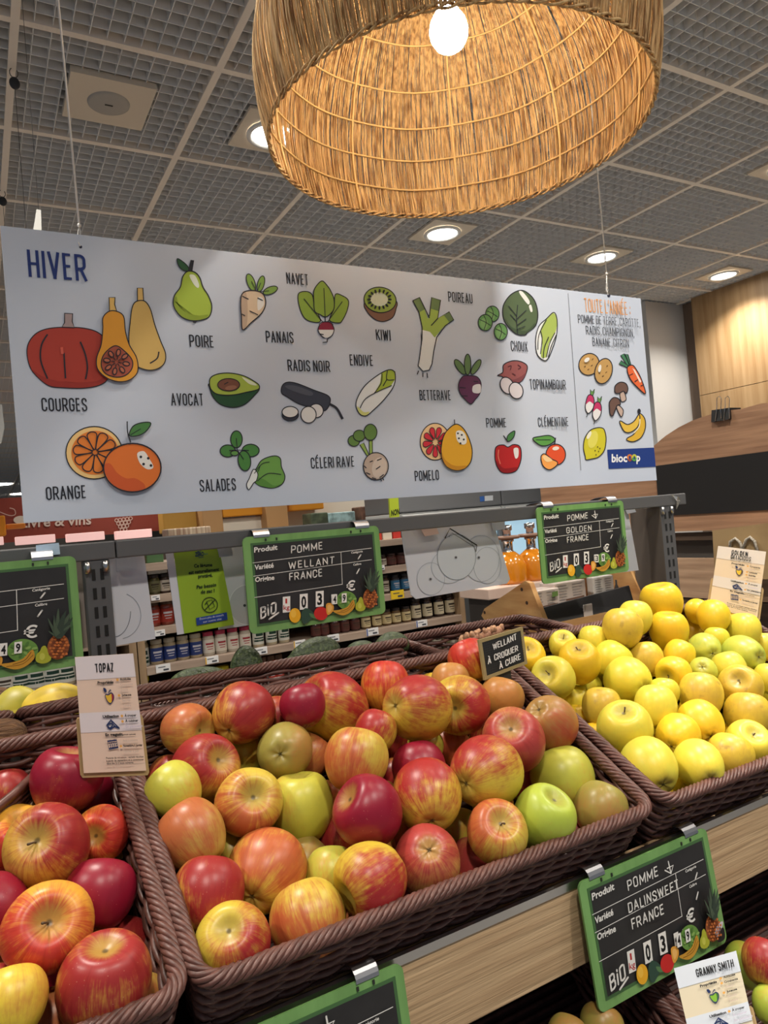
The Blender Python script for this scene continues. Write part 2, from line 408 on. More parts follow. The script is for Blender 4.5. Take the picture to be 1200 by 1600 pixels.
# white pointed sign tip above the banner, pale sign at the left edge
p = [onY(*q, 1.9) for q in ((52, 358), (57, 327), (64, 328), (65, 360))]
p += [p[3]-Vector((0, 0, .2)), p[0]-Vector((0, 0, .2))]
b = MB(); b.prism(p[:4]+p[4:], (0, 1, 0), .006, mat('pale_board', (222, 222, 218), .5))
tp = tag(b.build('sign_tip', origin=p[1]), 'white pointed tip of a sign sticking up behind the banner', 'sign')
wire('suspension_wire', [(p[1]+p[2])/2+Vector((0, .002, -.004)), Vector((((p[1]+p[2])/2).x, 1.9, CH))], .0006, hookm, 'fine wire holding the white pointed sign tip', 'wire')
p = [onY(*q, 3.2) for q in ((-14, 652), (-4, 632), (3, 632), (7, 668), (2, 692), (-14, 700))]
b = MB(); b.prism(p, (0, 1, 0), .02, mat('pale_board', (222, 222, 218), .5)); tag(b.build('aisle_sign', origin=p[2]), 'pale hanging aisle sign at the left edge beside the banner', 'sign')
wire('suspension_wire', [p[2]+Vector((-.02, .01, -.01)), Vector((p[2].x-.02, 3.21, CH))], .0008, hookm, 'fine wire holding the pale aisle sign at the left edge', 'wire')
# ------------------------------------------------------------------ pendant lamp
LH = CZ+.60; LC = Vector((1.1753*.6, 1.5076*.6, LH)); LR = .297
straw = mat('raffia', (228, 190, 134), .8, noise=((170, 170, 14), (142, 100, 58), .42, .66))
_nt = straw.node_tree; _b = _nt.nodes['Principled BSDF']; _tr = _nt.nodes.new('ShaderNodeBsdfTranslucent'); _mx = _nt.nodes.new('ShaderNodeMixShader')
_tr.inputs[0].default_value = rgb(240, 190, 120); _mx.inputs[0].default_value = .03
_nt.links.new(_b.outputs[0], _mx.inputs[1]); _nt.links.new(_tr.outputs[0], _mx.inputs[2]); _nt.links.new(_mx.outputs[0], _nt.nodes['Material Output'].inputs[0])
def shade_r(h):        # radius of the shade at height h above its rim
    t = h/.40
    if t < .25: return LR*(1+.045*math.sin(math.pi*t/.5))
    u = (t-.25)/.75
    return LR*1.045*max(.16, math.sqrt(max(0, 1-(u*.97)**2.0)))
lamp = thing('pendant_lamp', 'big dome shaped straw pendant lamp glowing over the apples', 'lamp', LC+Vector((0, 0, .40)))
rd = random.Random(3); b = MB()
NS = 2100
hs = [0, .015, .04, .07, .10, .14, .18, .22, .26, .30, .335, .365, .385, .398]
for i in range(NS):
    a0 = 2*math.pi*(i+rd.uniform(-.3, .3))/NS; tw = rd.uniform(-.025, .025); rr = rd.uniform(-.0028, .0028); w = rd.uniform(.0006, .00115)
    wob = rd.uniform(0, 6.28); path = []
    for h in hs:
        a = a0+tw*h/.4+.0022*math.sin(h*40+wob); R = shade_r(h)+rr
        path.append(LC+Vector((R*math.cos(a), R*math.sin(a), h)))
    b.tube(path, [w*(1.0 if h < .2 else .95) for h in hs], straw, 4, cap=False)
b.build('shade', lamp, None)
cordm = mat('straw_cord', (220, 184, 124), .7)
for h in (.055, .115, .175, .235, .30):
    b = MB(); R = shade_r(h)-.0045
    b.tube([LC+Vector((R*math.cos(a), R*math.sin(a), h+.0012*math.sin(9*a))) for a in [2*math.pi*i/90 for i in range(90)]], .0017, cordm, 6, closed=True)
    b.build('hoop', lamp)
b = MB()
for s in range(3):
    b.tube([LC+Vector(((LR+.0025*math.cos(30*a+s*2.09))*math.cos(a), (LR+.0025*math.cos(30*a+s*2.09))*math.sin(a), .004*math.sin(30*a+s*2.09))) for a in [2*math.pi*i/360 for i in range(360)]], .0017, straw, 5, closed=True)
b.build('rim_braid', lamp)
for k in range(9):
    a = 2*math.pi*(k+.35)/9; b = MB()
    b.tube([LC+Vector(((shade_r(h)-.004)*math.cos(a), (shade_r(h)-.004)*math.sin(a), h)) for h in hs], .0024, cordm, 6); b.build('rib', lamp)
BC = LC+Vector((0.0, -.0, .165))
bl = mat('bulb_glow', (255, 238, 208), .3, emit=BULB)
b = MB(); b.lathe([(.0001, -.031), (.012, -.029), (.022, -.022), (.029, -.010), (.031, .002), (.028, .016), (.020, .030), (.014, .042), (.0135, .055)], bl, 24, BC); b.build('bulb', lamp)
b = MB(); b.lathe([(.0145, .052), (.019, .056), (.019, .11), (.012, .125), (.004, .13), (.004, .24)], mat('socket_black', (30, 28, 26), .4), 20, BC); b.build('socket', lamp)
b = MB(); b.tube([BC+Vector((0, 0, .23)), Vector((BC.x, BC.y, CH+.01))], .0035, mat('socket_black', (30, 28, 26), .4), 8); b.build('cord', lamp)
b = MB(); b.lathe([(.045, .0), (.048, -.02), (.006, -.03)], mat('socket_black', (30, 28, 26), .4), 24, (BC.x, BC.y, CH)); b.build('ceiling_cap', lamp)
# ------------------------------------------------------------------ hanging banner with the winter fruit and vegetables
BY = 1.13
c = [onY(0, 355, BY), onY(1003, 465, BY), onY(1024, 750, BY), onY(38, 818, BY)]
bx0, bx1 = (c[0].x+c[3].x)/2, (c[1].x+c[2].x)/2; bz1, bz0 = (c[0].z+c[1].z)/2, (c[2].z+c[3].z)/2
banner = thing('hanging_banner', 'long white winter produce banner hanging on two cords over the apples', 'banner', ((bx0+bx1)/2, BY, bz1))
b = MB(); b.box((bx0, BY, bz0), (bx1, BY+.005, bz1), mat('banner_white', (198, 206, 222), .45, spec=.4)); b.build('panel', banner)
K = (38, 40, 50); TX = (34, 36, 46)
class Art:
    """art traced in one close-up of the banner: origin ox, oy and scale s of that close-up"""
    def __init__(s, ox, oy, sc): s.o = (ox, oy, sc); s.items = {}
    def new(s, base=.0005): 
        return Print(lambda x, y: onY(s.o[0]+x/s.o[2], s.o[1]+y/s.o[2], BY), (0, -1, 0), base)
    def text(s, txt, x0, y0, x1, y1, h, col=TX, sw=.125):
        a, b = onY(s.o[0]+x0/s.o[2], s.o[1]+y0/s.o[2], BY), onY(s.o[0]+x1/s.o[2], s.o[1]+y1/s.o[2], BY)
        t = onY(s.o[0]+x0/s.o[2], s.o[1]+(y0-h)/s.o[2], BY)
        pr = Print(lambda x, z: Vector((x, BY, z)), (0, -1, 0), .0005)
        poster(pr, txt, a.x, (a.z+b.z)/2, b.x, (t.z-a.z)*.97, col, sw if s.o[2] != 3.0 else (.085 if y0 < 362 and x0 > 780 else .11), up=1)
        pr.build('lettering', banner)
A = Art(0, 340, 2.857143)
for q in (('HIVER', 128, 262, 387, 277, 112, (30, 52, 120)), ('POIRE', 847, 573, 955, 580, 50), ('COURGES', 187, 862, 390, 862, 56), ('AVOCAT', 765, 838, 908, 836, 51), ('ORANGE', 207, 1258, 385, 1250, 55), ('SALADES', 893, 1222, 1053, 1213, 50)): A.text(*q)
# squashes
p = A.new()
p.shape((176, 62, 50), [(120,605),(130,555),(165,515),(220,495),(300,490),(380,495),(440,515),(480,560),(492,640),(480,720),(440,750),(370,762),(280,760),(220,752),(170,715),(135,670)])
p.fill((158, 52, 44), [(140,675),(200,715),(300,735),(430,730),(470,700),(478,722),(440,748),(370,760),(280,758),(220,750),(172,715)], True)
p.shape((170, 150, 150), [(288,428),(324,430),(322,465),(332,492),(275,490),(288,470)], smooth=False)
for l in ([(212,522),(185,570),(182,640),(212,720)], [(285,605),(292,718)], [(358,555),(380,610),(390,670),(382,722)]): p.line(K, 7, l)
p.line((214, 96, 80), 12, [(275,580),(278,610)])
p.build('pumpkin_print', banner)
p = A.new(.0016)
p.shape((222, 184, 112), [(612,316),(637,316),(640,372),(613,374)], smooth=False)
p.shape((214, 178, 104), [(610,375),(645,375),(670,410),(690,480),(715,550),(738,610),(730,655),(690,680),(640,678),(600,650),(575,560),(580,470),(590,400)])
p.line(K, 6, [(708,600),(700,630),(668,652)]); p.build('butternut_print', banner)
p = A.new(.0036)
p.shape((226, 184, 104), [(485,360),(512,360),(510,390),(520,424),(487,424)], smooth=False)
p.shape((222, 154, 52), [(485,422),(520,422),(550,445),(558,510),(575,570),(608,630),(612,690),(580,725),(530,735),(475,718),(435,680),(430,630),(450,570),(457,500),(458,450)])
p.shape((168, 84, 64), [(512,575),(555,600),(588,640),(585,680),(555,708),(510,714),(465,695),(450,655),(465,610)])
for i in range(8):
    a = i*45+10; x, y = 518+44*math.cos(math.radians(a)), 648+42*math.sin(math.radians(a))
    p.ell((184, 104, 78), x, y, 15, 9, a, 5); p.line(K, 4, [(518+8*math.cos(math.radians(a)), 648+8*math.sin(math.radians(a))), (518+24*math.cos(math.radians(a)), 648+24*math.sin(math.radians(a)))])
p.build('cut_squash_print', banner)
# pear
p = A.new()
PE = [(838,240),(870,245),(892,270),(905,310),(930,350),(945,395),(935,440),(900,458),(850,460),(805,440),(775,395),(778,350),(805,310),(815,265)]
p.shape((168, 192, 70), PE, 0)
p.fill((140, 162, 54), [(777,385),(786,352),(800,395),(830,425),(880,438),(930,434),(900,457),(850,459),(805,440)], True)
p.fill((226, 232, 214), [(845,258),(870,260),(888,300),(882,315),(862,295)], True)
p.line(K, 5, PE, closed=True)
p.shape((46, 92, 62), [(792,184),(830,210),(845,238),(815,235),(795,212)], 4); p.fill(K, [(850,190),(866,192),(858,240),(838,240)]); p.fill(K, [(858,462),(880,462),(872,472),(862,470)]); p.build('pear_print', banner)
# parsnip
p = A.new()
for x, y, rx, ry, r in ((1120,290,17,40,-20), (1164,296,15,36,15), (1206,326,34,16,-22)): p.ell((128, 164, 74), x, y, rx, ry, r, 4)
for e in ((1122,285), (1163,292), (1200,328)): p.line(K, 3, [(1146,334), e])
PA = [(1078,345),(1105,328),(1150,330),(1178,350),(1184,390),(1165,430),(1120,470),(1082,502),(1076,440),(1073,390)]
p.shape((222, 198, 170), PA, 0); p.fill((196, 170, 148), [(1078,345),(1096,334),(1104,400),(1100,480),(1082,500),(1076,440)], True); p.fill((236, 232, 228), [(1150,360),(1172,362),(1176,392),(1150,415)], True); p.line(K, 5, PA, closed=True)
for l in ([(1080,352),(1108,366)], [(1148,360),(1172,372)], [(1078,432),(1092,440)], [(1112,418),(1150,436)]): p.line(K, 4, l)
p.build('parsnip_print', banner)
# avocado
p = A.new()
p.shape((44, 84, 56), [(935,760),(950,800),(985,835),(1040,848),(1090,835),(1130,800),(1157,760),(1100,745),(1000,740),(935,742)])
p.shape((168, 188, 78), [(935,745),(940,715),(975,698),(1030,695),(1090,708),(1140,735),(1157,752),(1150,768),(1100,780),(1040,792),(975,790),(945,772)])
p.fill((222, 228, 200), [(1080,712),(1130,735),(1145,750),(1110,742)], True)
p.ell((122, 78, 62), 1020, 747, 49, 28, 0, 4); p.fill((150, 104, 84), ell_pts(1030, 760, 26, 10, -8)); p.line(K, 4, [(1000,745),(1018,735)]); p.build('avocado_print', banner)
# orange
p = A.new()
p.ell((238, 200, 134), 420, 1050, 126, 117, 0, 5); p.ell((226, 128, 54), 424, 1050, 106, 98)
for i in range(10):
    a = math.radians(i*36+8); ca, sa = math.cos(a), math.sin(a); q = []
    for (u, v) in ((12, 0), (60, 18), (88, 20), (98, 0), (88, -20), (60, -18)): q.append((424+u*ca-v*sa, 1048+(u*sa+v*ca)*.94))
    p.line(K, 5, q, closed=True)
p.build('cut_orange_print', banner)
p = A.new(.0044)
p.ell((224, 118, 52), 588, 1118, 128, 108, 0)
p.fill((206, 92, 48), [(462,1110),(490,1100),(520,1140),(560,1165),(600,1165),(640,1190),(640,1215),(590,1225),(520,1205),(480,1165)], True)
p.fill((232, 230, 226), [(610,1055),(640,1045),(662,1075),(682,1115),(655,1125),(622,1098)], True)
for d in ((626,1070), (659,1076), (638,1102), (671,1108)): p.disc(K, *d, 6)
p.line(K, 6, ell_pts(588, 1118, 128, 108), False, True)
p.line(K, 5, [(565,912),(567,960),(581,1006)]); p.shape((74, 128, 70), [(575,975),(590,935),(630,918),(670,920),(650,955),(615,975)], 4.5); p.line(K, 3, [(580,972),(625,945)]); p.build('orange_print', banner)
# salad leaves
p = A.new()
for x, y, rx, ry, r in ((1055,990,26,38,0), (1016,1042,34,27,0), (1118,1040,38,28,0), (1090,1086,28,45,-8)): p.ell((74, 132, 66), x, y, rx, ry, r, 4.5)
p.ell((96, 150, 78), 1046, 1052, 17, 11, 0, 4)
for e in ((1054,985), (1022,1040), (1110,1040), (1086,1080)): p.line(K, 3.5, [(1058,1038), e])
p.build('corn_salad_print', banner)
B2 = Art(400, 380, 3.333333)
for q in (('NAVET', 160, 210, 272, 217, 54), ('PANAIS', 53, 513, 195, 520, 55), ('KIWI', 626, 502, 701, 505, 51), ('RADIS NOIR', 166, 662, 384, 670, 55), ('ENDIVE', 490, 634, 609, 638, 53), ('C\u00c9LERI RAVE', 287, 1170, 510, 1163, 53), ('POIREAU', 1002, 304, 1126, 312, 49), ('BETTERAVE', 853, 816, 1011, 816, 49), ('POMELO', 828, 1236, 952, 1230, 49)): B2.text(*q)
p = B2.new()
p.shape((108, 158, 76), [(0,1175),(30,1130),(90,1108),(125,1120),(132,1165),(150,1215),(135,1255),(90,1275),(40,1270),(5,1255),(-30,1215)], 5)
p.fill((88, 138, 62), [(-20,1215),(40,1230),(90,1262),(130,1255),(90,1274),(40,1268),(5,1255)], True)
p.shape((226, 230, 230), [(-50,1258),(-36,1225),(-14,1178),(8,1200),(2,1235),(-14,1250),(-38,1284)], 4.5)
for l in ([(-10,1200),(30,1150),(70,1140)], [(5,1240),(60,1200),(130,1205)], [(20,1160),(10,1190)]): p.line(K, 4, l)
p.build('lettuce_print', banner)
p = B2.new()
for q in ([(220,265),(260,252),(292,270),(305,330),(335,405),(290,410),(250,388),(225,330)], [(412,268),(450,275),(480,300),(474,350),(450,400),(430,416),(382,402),(405,340)], [(345,198),(372,225),(388,250),(404,290),(405,340),(385,370),(360,385),(332,372),(305,355),(300,300),(300,250),(320,215)]): p.shape((142, 172, 70), q, 5)
for l in ([(352,235),(360,410)], [(248,290),(345,410)], [(448,305),(372,410)]): p.line(K, 4, l)
p.ell((226, 226, 226), 363, 452, 42, 42, 0, 0); p.fill((140, 40, 66), ell_pts(363, 452, 42, 42, 0, 20, 180, 360)); p.line(K, 4.5, [(395,425),(405,450),(395,480),(370,500),(368,515),(345,518)]); p.line(K, 4.5, [(330,425),(321,452),(335,480),(355,495)]); p.line(K, 5, [(330,474),(350,478)]); p.line(K, 4, [(325,425),(345,412),(380,412),(400,428)])
p.build('turnip_print', banner)
p = B2.new()
p.shape((128, 92, 74), [(565,310),(580,360),(620,398),(665,408),(710,388),(728,345),(728,300),(640,250)]); p.ell((142, 164, 72), 645, 296, 84, 66, 8, 5); p.ell((206, 212, 190), 640, 293, 46, 36, 8)
for i in range(16):
    a = i*22.5; p.ell(K, 641+55*math.cos(math.radians(a)), 294+44*math.sin(math.radians(a)), 10, 5, a)
p.build('kiwi_print', banner)
p = B2.new()
p.fill((226, 229, 230), [(862,450),(863,500),(850,600),(843,640),(868,666),(900,660),(915,630),(925,560),(945,480)], True)
p.fill((160, 184, 88), [(848,355),(875,340),(896,395),(906,340),(950,350),(945,392),(984,372),(1012,405),(972,440),(930,492),(905,462),(866,452)])
for q in ([(815,300),(850,283),(878,345),(848,362)], [(913,283),(960,298),(950,354),(905,340)], [(978,377),(1005,358),(1028,400),(1008,414)]): p.fill((110, 132, 86), q)
for l in ([(815,300),(848,362),(864,440),(863,500),(850,600),(843,640),(868,668),(900,662),(915,630),(925,560),(940,490),(985,430),(1028,400),(1005,358),(945,392),(960,298),(913,283),(902,380)], [(902,390),(880,345),(850,283),(815,300)], [(845,665),(838,684)], [(868,674),(867,698)], [(888,676),(892,702)], [(945,392),(910,430)]): p.line(K, 5, l, smooth=False)
p.build('leek_print', banner)
p = B2.new()
for x, y, rx, ry, r in ((1062,645,18,46,-35), (1101,632,17,54,0), (1144,645,16,44,32)): p.ell((106, 134, 86), x, y, rx, ry, r, 4.5)
BE = [(1075,695),(1110,690),(1150,697),(1170,730),(1165,780),(1140,815),(1117,838),(1085,812),(1060,780),(1053,735)]
p.shape((98, 50, 84), BE, 4.5); p.fill((220, 216, 222), [(1128,745),(1150,735),(1168,740),(1166,778),(1140,782),(1125,772)], True)
for l in ([(1058,752),(1090,755)], [(1066,795),(1100,797)], [(1130,720),(1155,722)]): p.line(K, 4, l)
p.build('beetroot_print', banner)
p = B2.new()
p.shape((62, 66, 82), [(135,745),(160,725),(210,730),(300,765),(375,795),(385,830),(360,872),(320,860),(230,840),(160,800),(133,780)], 5)
p.fill((84, 88, 102), [(150,745),(200,742),(290,775),(280,795),(190,770)], True)
p.line((44, 46, 58), 13, [(382,838),(420,862),(450,916)])
p.ell((224, 223, 226), 312, 873, 37, 36, 0, 5); p.ell((228, 227, 228), 272, 894, 40, 43, 0, 5); p.ell((58, 60, 74), 177, 895, 43, 31, 0, 4); p.ell((228, 227, 228), 176, 880, 42, 29, 0, 5)
p.build('black_radish_print', banner)
p = B2.new()
p.fill((228, 231, 233), [(520,830),(560,750),(630,690),(690,660),(722,675),(718,740),(670,810),(610,870),(570,900),(535,885)], True)
p.fill((166, 186, 64), [(652,678),(690,657),(726,668),(722,712),(700,745),(612,786),(645,730)]); p.fill((206, 210, 130), [(527,850),(560,880),(590,878),(570,900),(538,886)], True)
for l in ([(520,830),(560,750),(630,690),(690,660),(722,675),(718,740),(670,810),(610,870),(570,900),(535,885)],): p.line(K, 5, l, closed=True)
for l in ([(655,680),(650,730),(612,786)], [(683,665),(680,710),(718,712)], [(680,710),(660,745)], [(540,860),(570,810),(640,770),(705,742)]): p.line(K, 4.5, l)
p.build('endive_print', banner)
p = B2.new()
for q in ([(575,1105),(592,1112),(560,1040),(540,1050)], [(590,1110),(606,1105),(605,1025),(588,1025)]): p.shape((142, 170, 84), q, 4, smooth=False)
for x, y, rx, ry, r in ((508,1030,30,28,20), (536,1003,31,29,0), (594,985,34,42,0)): p.ell((102, 136, 70), x, y, rx, ry, r, 4.5)
p.ell((186, 166, 152), 622, 1162, 65, 71, 0, 0); p.fill((206, 190, 178), ell_pts(640, 1170, 38, 55, 10)); p.line(K, 5, ell_pts(622, 1162, 65, 71), False, True)
for l in ([(590,1140),(606,1134)], [(628,1132),(652,1122)], [(622,1178),(645,1162)], [(560,1160),(572,1172)], [(570,1195),(592,1205)], [(600,1222),(622,1228)], [(640,1222),(662,1205)], [(645,1228),(650,1240)], [(655,1222),(662,1236)]): p.line(K, 5, l)
p.build('celeriac_print', banner)
p = B2.new()
p.ell((238, 200, 150), 932, 1034, 78, 96, 0, 5)
for i in range(9):
    a = math.radians(i*40+10); ca, sa = math.cos(a), math.sin(a)
    p.shape((206, 52, 64), [(932+u*ca-v*sa, 1036+(u*sa+v*ca)*1.2) for u, v in ((14, 0), (40, 11), (58, 12), (66, 0), (58, -12), (40, -11))], 3.5)
p.build('cut_pomelo_print', banner)
p = B2.new(.0036)
p.shape((226, 168, 46), [(1030,945),(1070,962),(1102,1015),(1120,1080),(1112,1140),(1080,1175),(1035,1184),(990,1165),(962,1115),(960,1055),(980,990)], 5)
p.fill((198, 138, 38), [(962,1090),(980,1130),(1030,1160),(1090,1160),(1075,1176),(1035,1183),(990,1165),(966,1125)], True)
p.fill((234, 232, 226), [(1036,985),(1062,978),(1085,1000),(1090,1040),(1068,1050),(1042,1030)], True)
for d in ((1045,992), (1065,1000), (1050,1018), (1075,1024), (1058,1044)): p.disc(K, *d, 5)
p.line(K, 5, [(1026,920),(1028,946)]); p.build('pomelo_print', banner)
D3 = Art(640, 420, 3.0)
for q in (('CHOUX', 476, 383, 553, 386, 44), ('TOPINAMBOUR', 564, 563, 729, 565, 44), ('POMME', 360, 742, 452, 741, 41), ('CL\u00c9MENTINE', 603, 738, 741, 736, 40), ("TOUTE L'ANN\u00c9E :", 822, 206, 1028, 211, 60, (226, 150, 62)), ('POMME DE TERRE, CAROTTE,', 790, 251, 1070, 276, 37), ('RADIS, CHAMPIGNON,', 827, 304, 1045, 322, 37), ('BANANE, CITRON', 858, 361, 1023, 368, 37)): D3.text(*q)
p = D3.new()
for x, y, rx, ry in ((387,212,32,37), (353,253,33,38), (425,296,31,39)):
    p.ell((112, 166, 98), x, y, rx, ry, 0, 4); p.fill((138, 186, 118), ell_pts(x-6, y+6, rx*.55, ry*.7)); p.line(K, 3, [(x-8, y-ry+3), (x+4, y-4), (x-6, y+ry-5)]); p.line(K, 3, [(x-rx+6, y-14), (x, y-2), (x+rx-8, y+14)])
p.build('sprouts_print', banner)
p = D3.new()
CA = [(515,102),(550,112),(585,150),(600,210),(590,265),(552,298),(540,310),(505,308),(470,282),(440,235),(438,175),(470,125)]
p.shape((84, 102, 72), CA, 5); p.fill((66, 84, 60), [(445,230),(480,275),(545,290),(585,255),(580,275),(550,298),(520,306),(475,282)], True); p.fill((226, 228, 224), [(512,112),(528,108),(560,150),(552,166)], True); p.fill((226, 228, 224), [(558,176),(568,170),(575,198),(566,202)], True)
for l in ([(505,306),(500,240),(505,170)], [(502,250),(470,215)], [(502,225),(462,175)], [(502,265),(545,235)], [(502,235),(545,195)], [(502,285),(540,270)]): p.line(K, 3.5, l)
p.build('cabbage_print', banner)
p = D3.new()
CC = [(675,205),(690,240),(688,310),(670,370),(645,425),(620,426),(595,395),(590,330),(605,270),(640,235)]
p.fill((228, 231, 232), CC, True); p.fill((166, 186, 92), [(672,208),(690,240),(682,300),(652,350),(642,410),(615,412),(622,345),(612,290),(640,236)], True); p.line(K, 4.5, CC, closed=True)
for l in ([(600,380),(605,310),(640,240)], [(612,400),(620,330),(612,290)], [(680,300),(655,350),(640,415)], [(686,310),(662,365),(648,415)], [(625,420),(630,370),(650,320)]): p.line(K, 4, l)
p.build('chinese_cabbage_print', banner)
p = D3.new()
p.shape((150, 86, 86), [(440,450),(480,432),(520,435),(550,455),(545,490),(525,525),(495,537),(455,520),(432,505),(412,500),(436,485)], 4.5)
p.fill((126, 68, 72), [(440,500),(480,520),(520,505),(545,488),(525,524),(495,535),(455,518)], True)
for l in ([(460,460),(475,455),(470,475)], [(505,450),(520,462),(508,470)], [(480,490),(495,500)]): p.line((96, 48, 54), 4, l)
p.ell((214, 206, 212), 455, 548, 30, 41, -25, 4.5); p.ell((220, 213, 218), 497, 571, 32, 39, -20, 4.5); p.build('artichoke_tuber_print', banner)
p = D3.new()
AP = [(400,850),(412,830),(440,826),(460,836),(485,824),(512,830),(522,855),(520,900),(500,945),(462,958),(425,950),(402,905)]
p.shape((188, 38, 40), AP, 4.5); p.fill((150, 26, 32), [(405,900),(440,935),(500,930),(498,945),(462,957),(425,948)], True); p.fill((232, 228, 226), [(486,845),(508,842),(508,880),(494,888)], True); p.line((226, 120, 100), 5, [(416,848),(414,880),(424,915)]); p.shape((72, 130, 72), [(455,808),(460,780),(490,760),(488,785),(472,805)], 4); p.line(K, 5, [(438,782),(456,808)]); p.build('apple_print', banner)
p = D3.new()
p.ell((224, 84, 46), 684, 871, 46, 49, 0, 4.5); p.fill((240, 222, 210), ell_pts(684, 842, 16, 9, -10)); p.shape((244, 164, 84), [(614,885),(625,868),(640,872),(665,892),(690,905),(688,922),(655,942),(625,925)], 4.5); p.fill((246, 206, 150), [(622,882),(638,876),(668,898),(640,905)], True); p.shape((92, 154, 74), [(575,797),(610,786),(655,782),(680,802),(650,826),(612,828)], 4.5); p.line(K, 3, [(590,802),(660,802)]); p.line(K, 5, [(682,792),(678,822)]); p.build('clementine_print', banner)
p = D3.new(); p.line((110, 114, 124), 2.2, [(742,115),(802,945)]); p.build('divider_line', banner)
p = D3.new()
for x, y, rx, ry, r in ((840,448,47,52,25), (907,480,40,60,15)):
    p.ell((192, 152, 92), x, y, rx, ry, r, 4.5)
    for dx, dy in ((-14, -10), (12, 8), (-4, 26), (16, -22), (-20, 12)): p.line((110, 82, 50), 3.5, [(x+dx-3, y+dy), (x+dx+4, y+dy-5)])
p.fill((230, 228, 222), ell_pts(828, 428, 14, 9, -40)); p.fill((230, 228, 222), ell_pts(888, 468, 7, 18, 10)); p.build('potatoes_print', banner)
p = D3.new()
for q in ([(1020,455),(1032,450),(1004,398),(988,406)], [(1016,462),(1024,455),(990,430),(980,446)], [(1030,452),(1036,450),(1022,402),(1008,400)]): p.shape((66, 122, 88), q, 3.5, smooth=False)
p.shape((226, 104, 58), [(1018,465),(1042,452),(1062,475),(1085,520),(1104,586),(1062,552),(1030,512)], 4.5); p.fill((240, 216, 204), [(1042,466),(1054,474),(1084,528),(1078,536)])
for l in ([(1028,500),(1045,492)], [(1052,530),(1068,520)], [(1080,550),(1092,545)]): p.line(K, 3.5, l)
p.build('carrot_print', banner)
p = D3.new()
for dx, dy in ((0, 0), (33, 34)):
    p.fill((110, 160, 84), [(848+dx,592+dy),(846+dx,566+dy),(856+dx,576+dy),(864+dx,564+dy),(866+dx,580+dy),(858+dx,594+dy)]); p.line(K, 3, [(848+dx,592+dy),(846+dx,566+dy),(856+dx,578+dy),(866+dx,564+dy),(858+dx,594+dy)], False)
    q = [(828+dx,612+dy),(838+dx,592+dy),(856+dx,595+dy),(864+dx,620+dy),(858+dx,655+dy),(836+dx,678+dy),(822+dx,652+dy)]
    p.fill((230, 228, 230), q, True); p.fill((196, 54, 104), [(828+dx,612+dy),(838+dx,592+dy),(856+dx,595+dy),(864+dx,620+dy),(862+dx,634+dy),(842+dx,622+dy),(824+dx,636+dy)], True); p.line(K, 4, q, closed=True); p.line(K, 3, [(832+dx,677+dy),(830+dx,690+dy),(826+dx,695+dy)])
p.build('radishes_print', banner)
p = D3.new()
for x, y, r in ((990, 560, 25), (962, 636, 55)):
    f = lambda u, v: (x+u*math.cos(math.radians(r))-v*math.sin(math.radians(r)), y+u*math.sin(math.radians(r))+v*math.cos(math.radians(r)))
    if r == 25: st = [(985,582),(1002,574),(1014,612),(992,622)]; cp = [(962,580),(962,550),(985,532),(1012,538),(1022,562),(1014,584),(1000,574),(980,584)]
    else: st = [(968,650),(978,640),(1000,664),(990,694)]; cp = [(935,655),(935,625),(955,604),(980,612),(986,636),(972,640),(962,662),(950,690),(938,682)]
    p.shape((192, 168, 156), st, 4); p.shape((108, 82, 74), cp, 4.5)
p.build('mushrooms_print', banner)
p = D3.new()
p.shape((206, 196, 48), [(905,748),(915,765),(920,800),(912,850),(885,882),(850,892),(826,895),(822,880),(814,840),(820,795),(845,758),(880,745)], 4.5); p.fill((222, 214, 96), ell_pts(858, 800, 22, 42, 15)); p.fill((236, 234, 214), ell_pts(840, 780, 8, 20, 25))
for d in ((880,835), (868,852), (884,856), (872,872), (890,842)): p.disc((90, 84, 30), *d, 3)
p.build('lemon_print', banner)
p = D3.new()
p.shape((216, 174, 58), [(1075,680),(1100,700),(1104,745),(1085,790),(1050,810),(1022,806),(1018,795),(1050,775),(1070,740)], 4.5); p.shape((224, 186, 74), [(1072,684),(1078,700),(1068,740),(1035,766),(1005,762),(984,722),(990,714),(1020,730),(1050,715)], 4.5); p.line((236, 224, 190), 5, [(1078,705),(1074,740),(1050,770)]); p.ell(K, 1074, 668, 8, 12, 0); p.build('bananas_print', banner)
# blue name plate
p = D3.new()
p.fill((34, 60, 130), [(925,848),(1145,838),(1153,928),(932,938)])
Wt = (238, 238, 240)
letters(p, 'bioc', 946, 906, 1019, 38, Wt, .03, dy=-1.5); letters(p, 'p', 1062, 902, 1080, 38, Wt, .03)
p.line((214, 120, 60), 8, [(1024,892),(1022,880),(1030,873),(1040,880),(1038,892)]); p.line((150, 80, 60), 8, [(1024,892),(1031,900),(1039,891)])
p.line((196, 200, 70), 8, [(1043,886),(1047,875),(1055,874),(1060,884)]); p.line((90, 160, 80), 8, [(1043,886),(1047,897),(1055,897),(1060,886)])
p.build('name_plate_print', banner)
